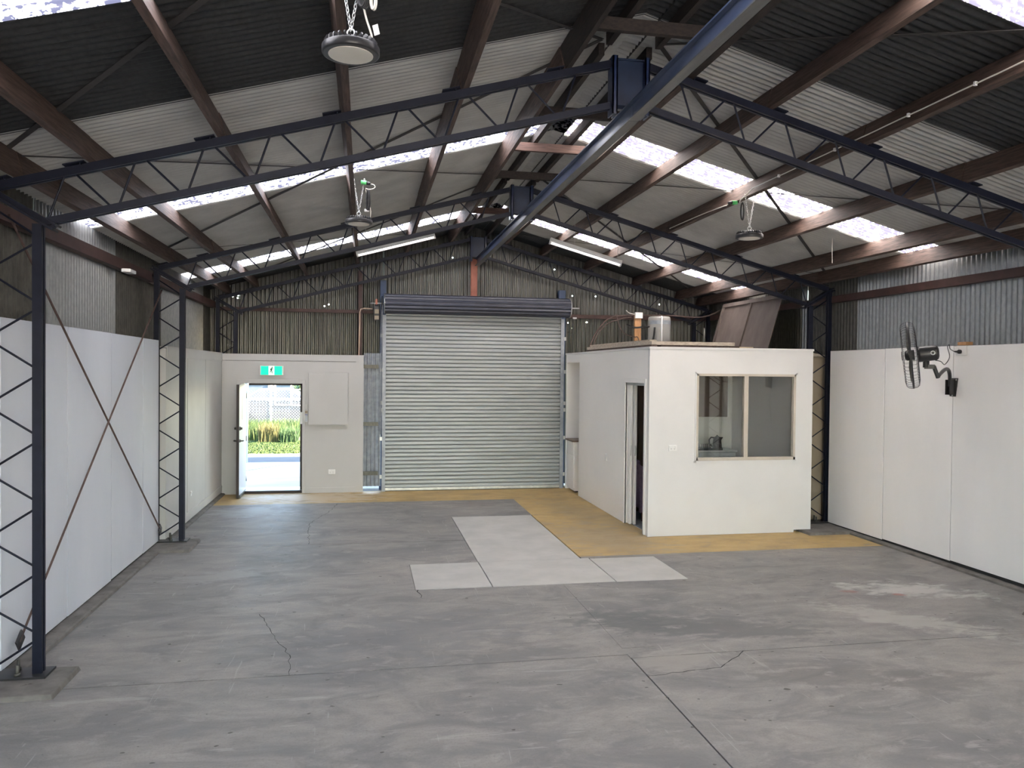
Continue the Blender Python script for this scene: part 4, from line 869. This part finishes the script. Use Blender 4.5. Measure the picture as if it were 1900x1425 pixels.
tag(box('timber_block', (6.945, 7.03, 7.98, 8.12, 2.662, 2.70), PINE2), 'small brown timber block on top of the right wall lining', 'timber block')

# ================================================================== OUTSIDE THE EXIT
yd = empty('yard', (-2, 22, 0), 'structure')
box('pavement', (-16, 14, 15.32, 19.97, -.12, -.01), PAVE, yd); B().bar((-3.4, 17.2, -.008), (-1.6, 19.9, -.008), .03, .004).out('pavement_joint', LEDGE, yd)
B().hexa([(-30, 19.97, -.12), (30, 19.97, -.12), (30, 22.3, -.12), (-30, 21.7, -.12)], [(-30, 19.97, -.02), (30, 19.97, -.02), (30, 22.6, -.02), (-30, 21.5, -.02)]).out('road', ASPH, yd)
box('lawn', (-30, 30, 22.0, 60, -.15, -.03), GRASS, yd)
for a, b_, nm in ((-40, 40, 'ground'),): box(nm, (a, b_, -40, YB-.02, -.3, -.12), PAVE, yd)
def blades(name, x0, x1, y0, y1, n, h, mat, label, cat='grass'):
    b = B(); rr = random.Random(3)
    for i in range(n):
        x, y = rr.uniform(x0, x1), rr.uniform(y0, y1); hh = h*rr.uniform(.5, 1.1); a = rr.uniform(0, 6.28); w = .012*rr.uniform(.7, 1.5); l = rr.uniform(.05, .3)*hh
        d = Vector((math.cos(a), math.sin(a), 0)); t = Vector((-d.y, d.x, 0)); p = Vector((x, y, -.03)); m = p+Vector((0, 0, hh*.6))+d*l*.35; e = p+Vector((0, 0, hh))+d*l
        b.add([p-t*w, p+t*w, m+t*w*.7, m-t*w*.7, e], [[0, 1, 2, 3], [3, 2, 4]])
    o = b.out(name, mat, kind='stuff'); return tag(o, label, cat)
blades('lawn_grass', -5, -1.4, 22.2, 25.9, 9000, .045, GRASS, 'short green lawn beyond the road outside the exit')
blades('tall_grass', -5.2, -2.2, 26.2, 29.5, 6500, .55, GRASS, 'tall green grass growing along the wire fence'); blades('dry_tuft', -3.3, -2.75, 25.5, 26.1, 700, .62, DRYGRASS, 'yellowing grass tuft in front of the wire fence')
blades('fern_clump', -2.6, -2.1, 25.3, 26.0, 700, .5, SHRUB, 'dark green clump right of the yellowing grass tuft')
vr = thing('veranda_roof', (-1, 17.7, 3.2), 'veranda roof over the pavement outside the exit', 'roof')  # out of view, added to shade the pavement beyond the exit
box('sheet', (-12, 10, 15.36, 20.2, 3.25, 3.28), GALV_DARK, vr); box('beam', (-12, 10, 19.82, 19.98, 3.1, 3.25), FENCEG, vr)
pl = tag(B().tube([(-2.86, 19.9, -.01), (-2.86, 19.9, 3.1)], .045, 12).out('veranda_post', M('pale_blue_post', (.34, .44, .52), (.38, .48, .56), 2, rough=.5)), 'pale blue post standing on the pavement outside the exit', 'post')
fe = thing('wire_fence', (-3.5, 32.4, 0), 'chain wire fence with white rails behind the tall grass', 'fence')
b = B(); x = -5.4
while x < -.6:
    b.bar((x, 32.4, .1), (x+1.35, 32.4, 1.45), .006, .006); b.bar((x+1.35, 32.4, .1), (x, 32.4, 1.45), .006, .006); x += .115
b.out('wire_mesh', STEELG, fe, 'stuff')
for x, z0, z1 in ((-3.71, -.03, 2.3), (-3.55, .85, 2.3), (-2.92, .85, 2.3), (-4.6, -.03, 2.3)): B().tube([(x, 32.38, z0), (x, 32.38, z1)], .032, 8).out('post', PLASTIC, fe)
for z, x0, x1 in ((1.13, -4.8, -2.2), (.86, -3.55, -2.2), (2.0, -4.8, -3.7), (1.8, -3.7, -2.2), (1.5, -3.7, -2.2)): B().tube([(x0, 32.36, z), (x1, 32.36, z-.02)], .024 if z < 1.2 or z > 1.9 else .012, 8).out('rail', PLASTIC, fe)
pf = thing('paling_fence', (-3, 33.6, 0), 'grey upright paling fence behind the wire fence', 'fence')
for i in range(24): box('paling', (-5.2+.13*i, -5.2+.13*i+.115, 33.6, 33.62, 0, .98+.01*(i % 3)), FENCEG, pf)
box('rail', (-5.2, -2.1, 33.62, 33.66, .25, .32), FENCEG, pf); box('rail', (-5.2, -2.1, 33.62, 33.66, .7, .77), FENCEG, pf)
def car(x, y, z, L, mat, label):
    r = thing('car', (x, y, z), label, 'car', 'parked cars behind the fences')
    side = [(-.5, .25), (-.5, .72), (-.30, .85), (-.12, 1.38), (.22, 1.42), (.42, .98), (.5, .9), (.5, .25)]
    B().hexa([(x+a*L, y-.85, z+h) for a, h in side], [(x+a*L, y+.85, z+h) for a, h in side]).out('body', mat, r, bevel=.04)
    gl = [(-.265, .88), (-.115, 1.32), (.205, 1.35), (.36, .98)]
    B().hexa([(x+a*L, y-.862, z+h) for a, h in gl], [(x+a*L, y-.84, z+h) for a, h in gl]).out('side_window', CARGL, r)
    for a in (-.3, .3):
        for s in (-1, 1): B().lathe((x+a*L, y+s*.74, z+.31), (0, s, 0), [(0, .31), (.16, .31), (.17, .2)], 20).out('wheel', BLACK, r)
car(-4.55, 40, -.05, 4.2, CARB, 'pale blue car parked behind the fences, seen through the exit'); car(-1.9, 47, -.05, 4.2, CARW, 'white car parked further back, seen at the right of the exit')
bl = thing('far_building', (-4, 56, 0), 'grey building across the yard seen through the exit', 'building')
box('wall', (-14, -3.6, 56, 60, 0, 5.5), FARG, bl); box('wall', (-3.4, 6, 58, 61, 0, 5.5), FENCEG, bl); box('pilaster', (-6.6, -6.25, 55.9, 56.05, 0, 5.5), BROWNB, bl)
for x in (-8.8, -5.9): box('window', (x, x+1.9, 55.95, 56.02, 1.2, 3.4), CARGL, bl)
def shrub(c, R, n, label):
    r = thing('shrub', c, label, 'shrub'); b = B(); rr = random.Random(5); c = Vector(c)
    for i in range(n):
        d = Vector((rr.gauss(0, 1), rr.gauss(0, 1), rr.gauss(0, 1))).normalized()*R*rr.uniform(.5, 1); p = c+Vector((d.x, d.y, R*.9+d.z*.9)); u = Vector((rr.gauss(0, 1), rr.gauss(0, 1), rr.gauss(0, 1))).normalized()*.09; w = u.orthogonal().normalized()*.045
        b.add([p-u, p+w, p+u, p-w], [[0, 1, 2, 3]])
    b.out('leaves', SHRUB, r, 'stuff'); B().tube([c, c+Vector((0, 0, R))], .05, 8).out('stem', LEGW, r)
shrub((-3.0, 44, 0), 1.0, 2600, 'round green shrub behind the fences at the right of the exit')
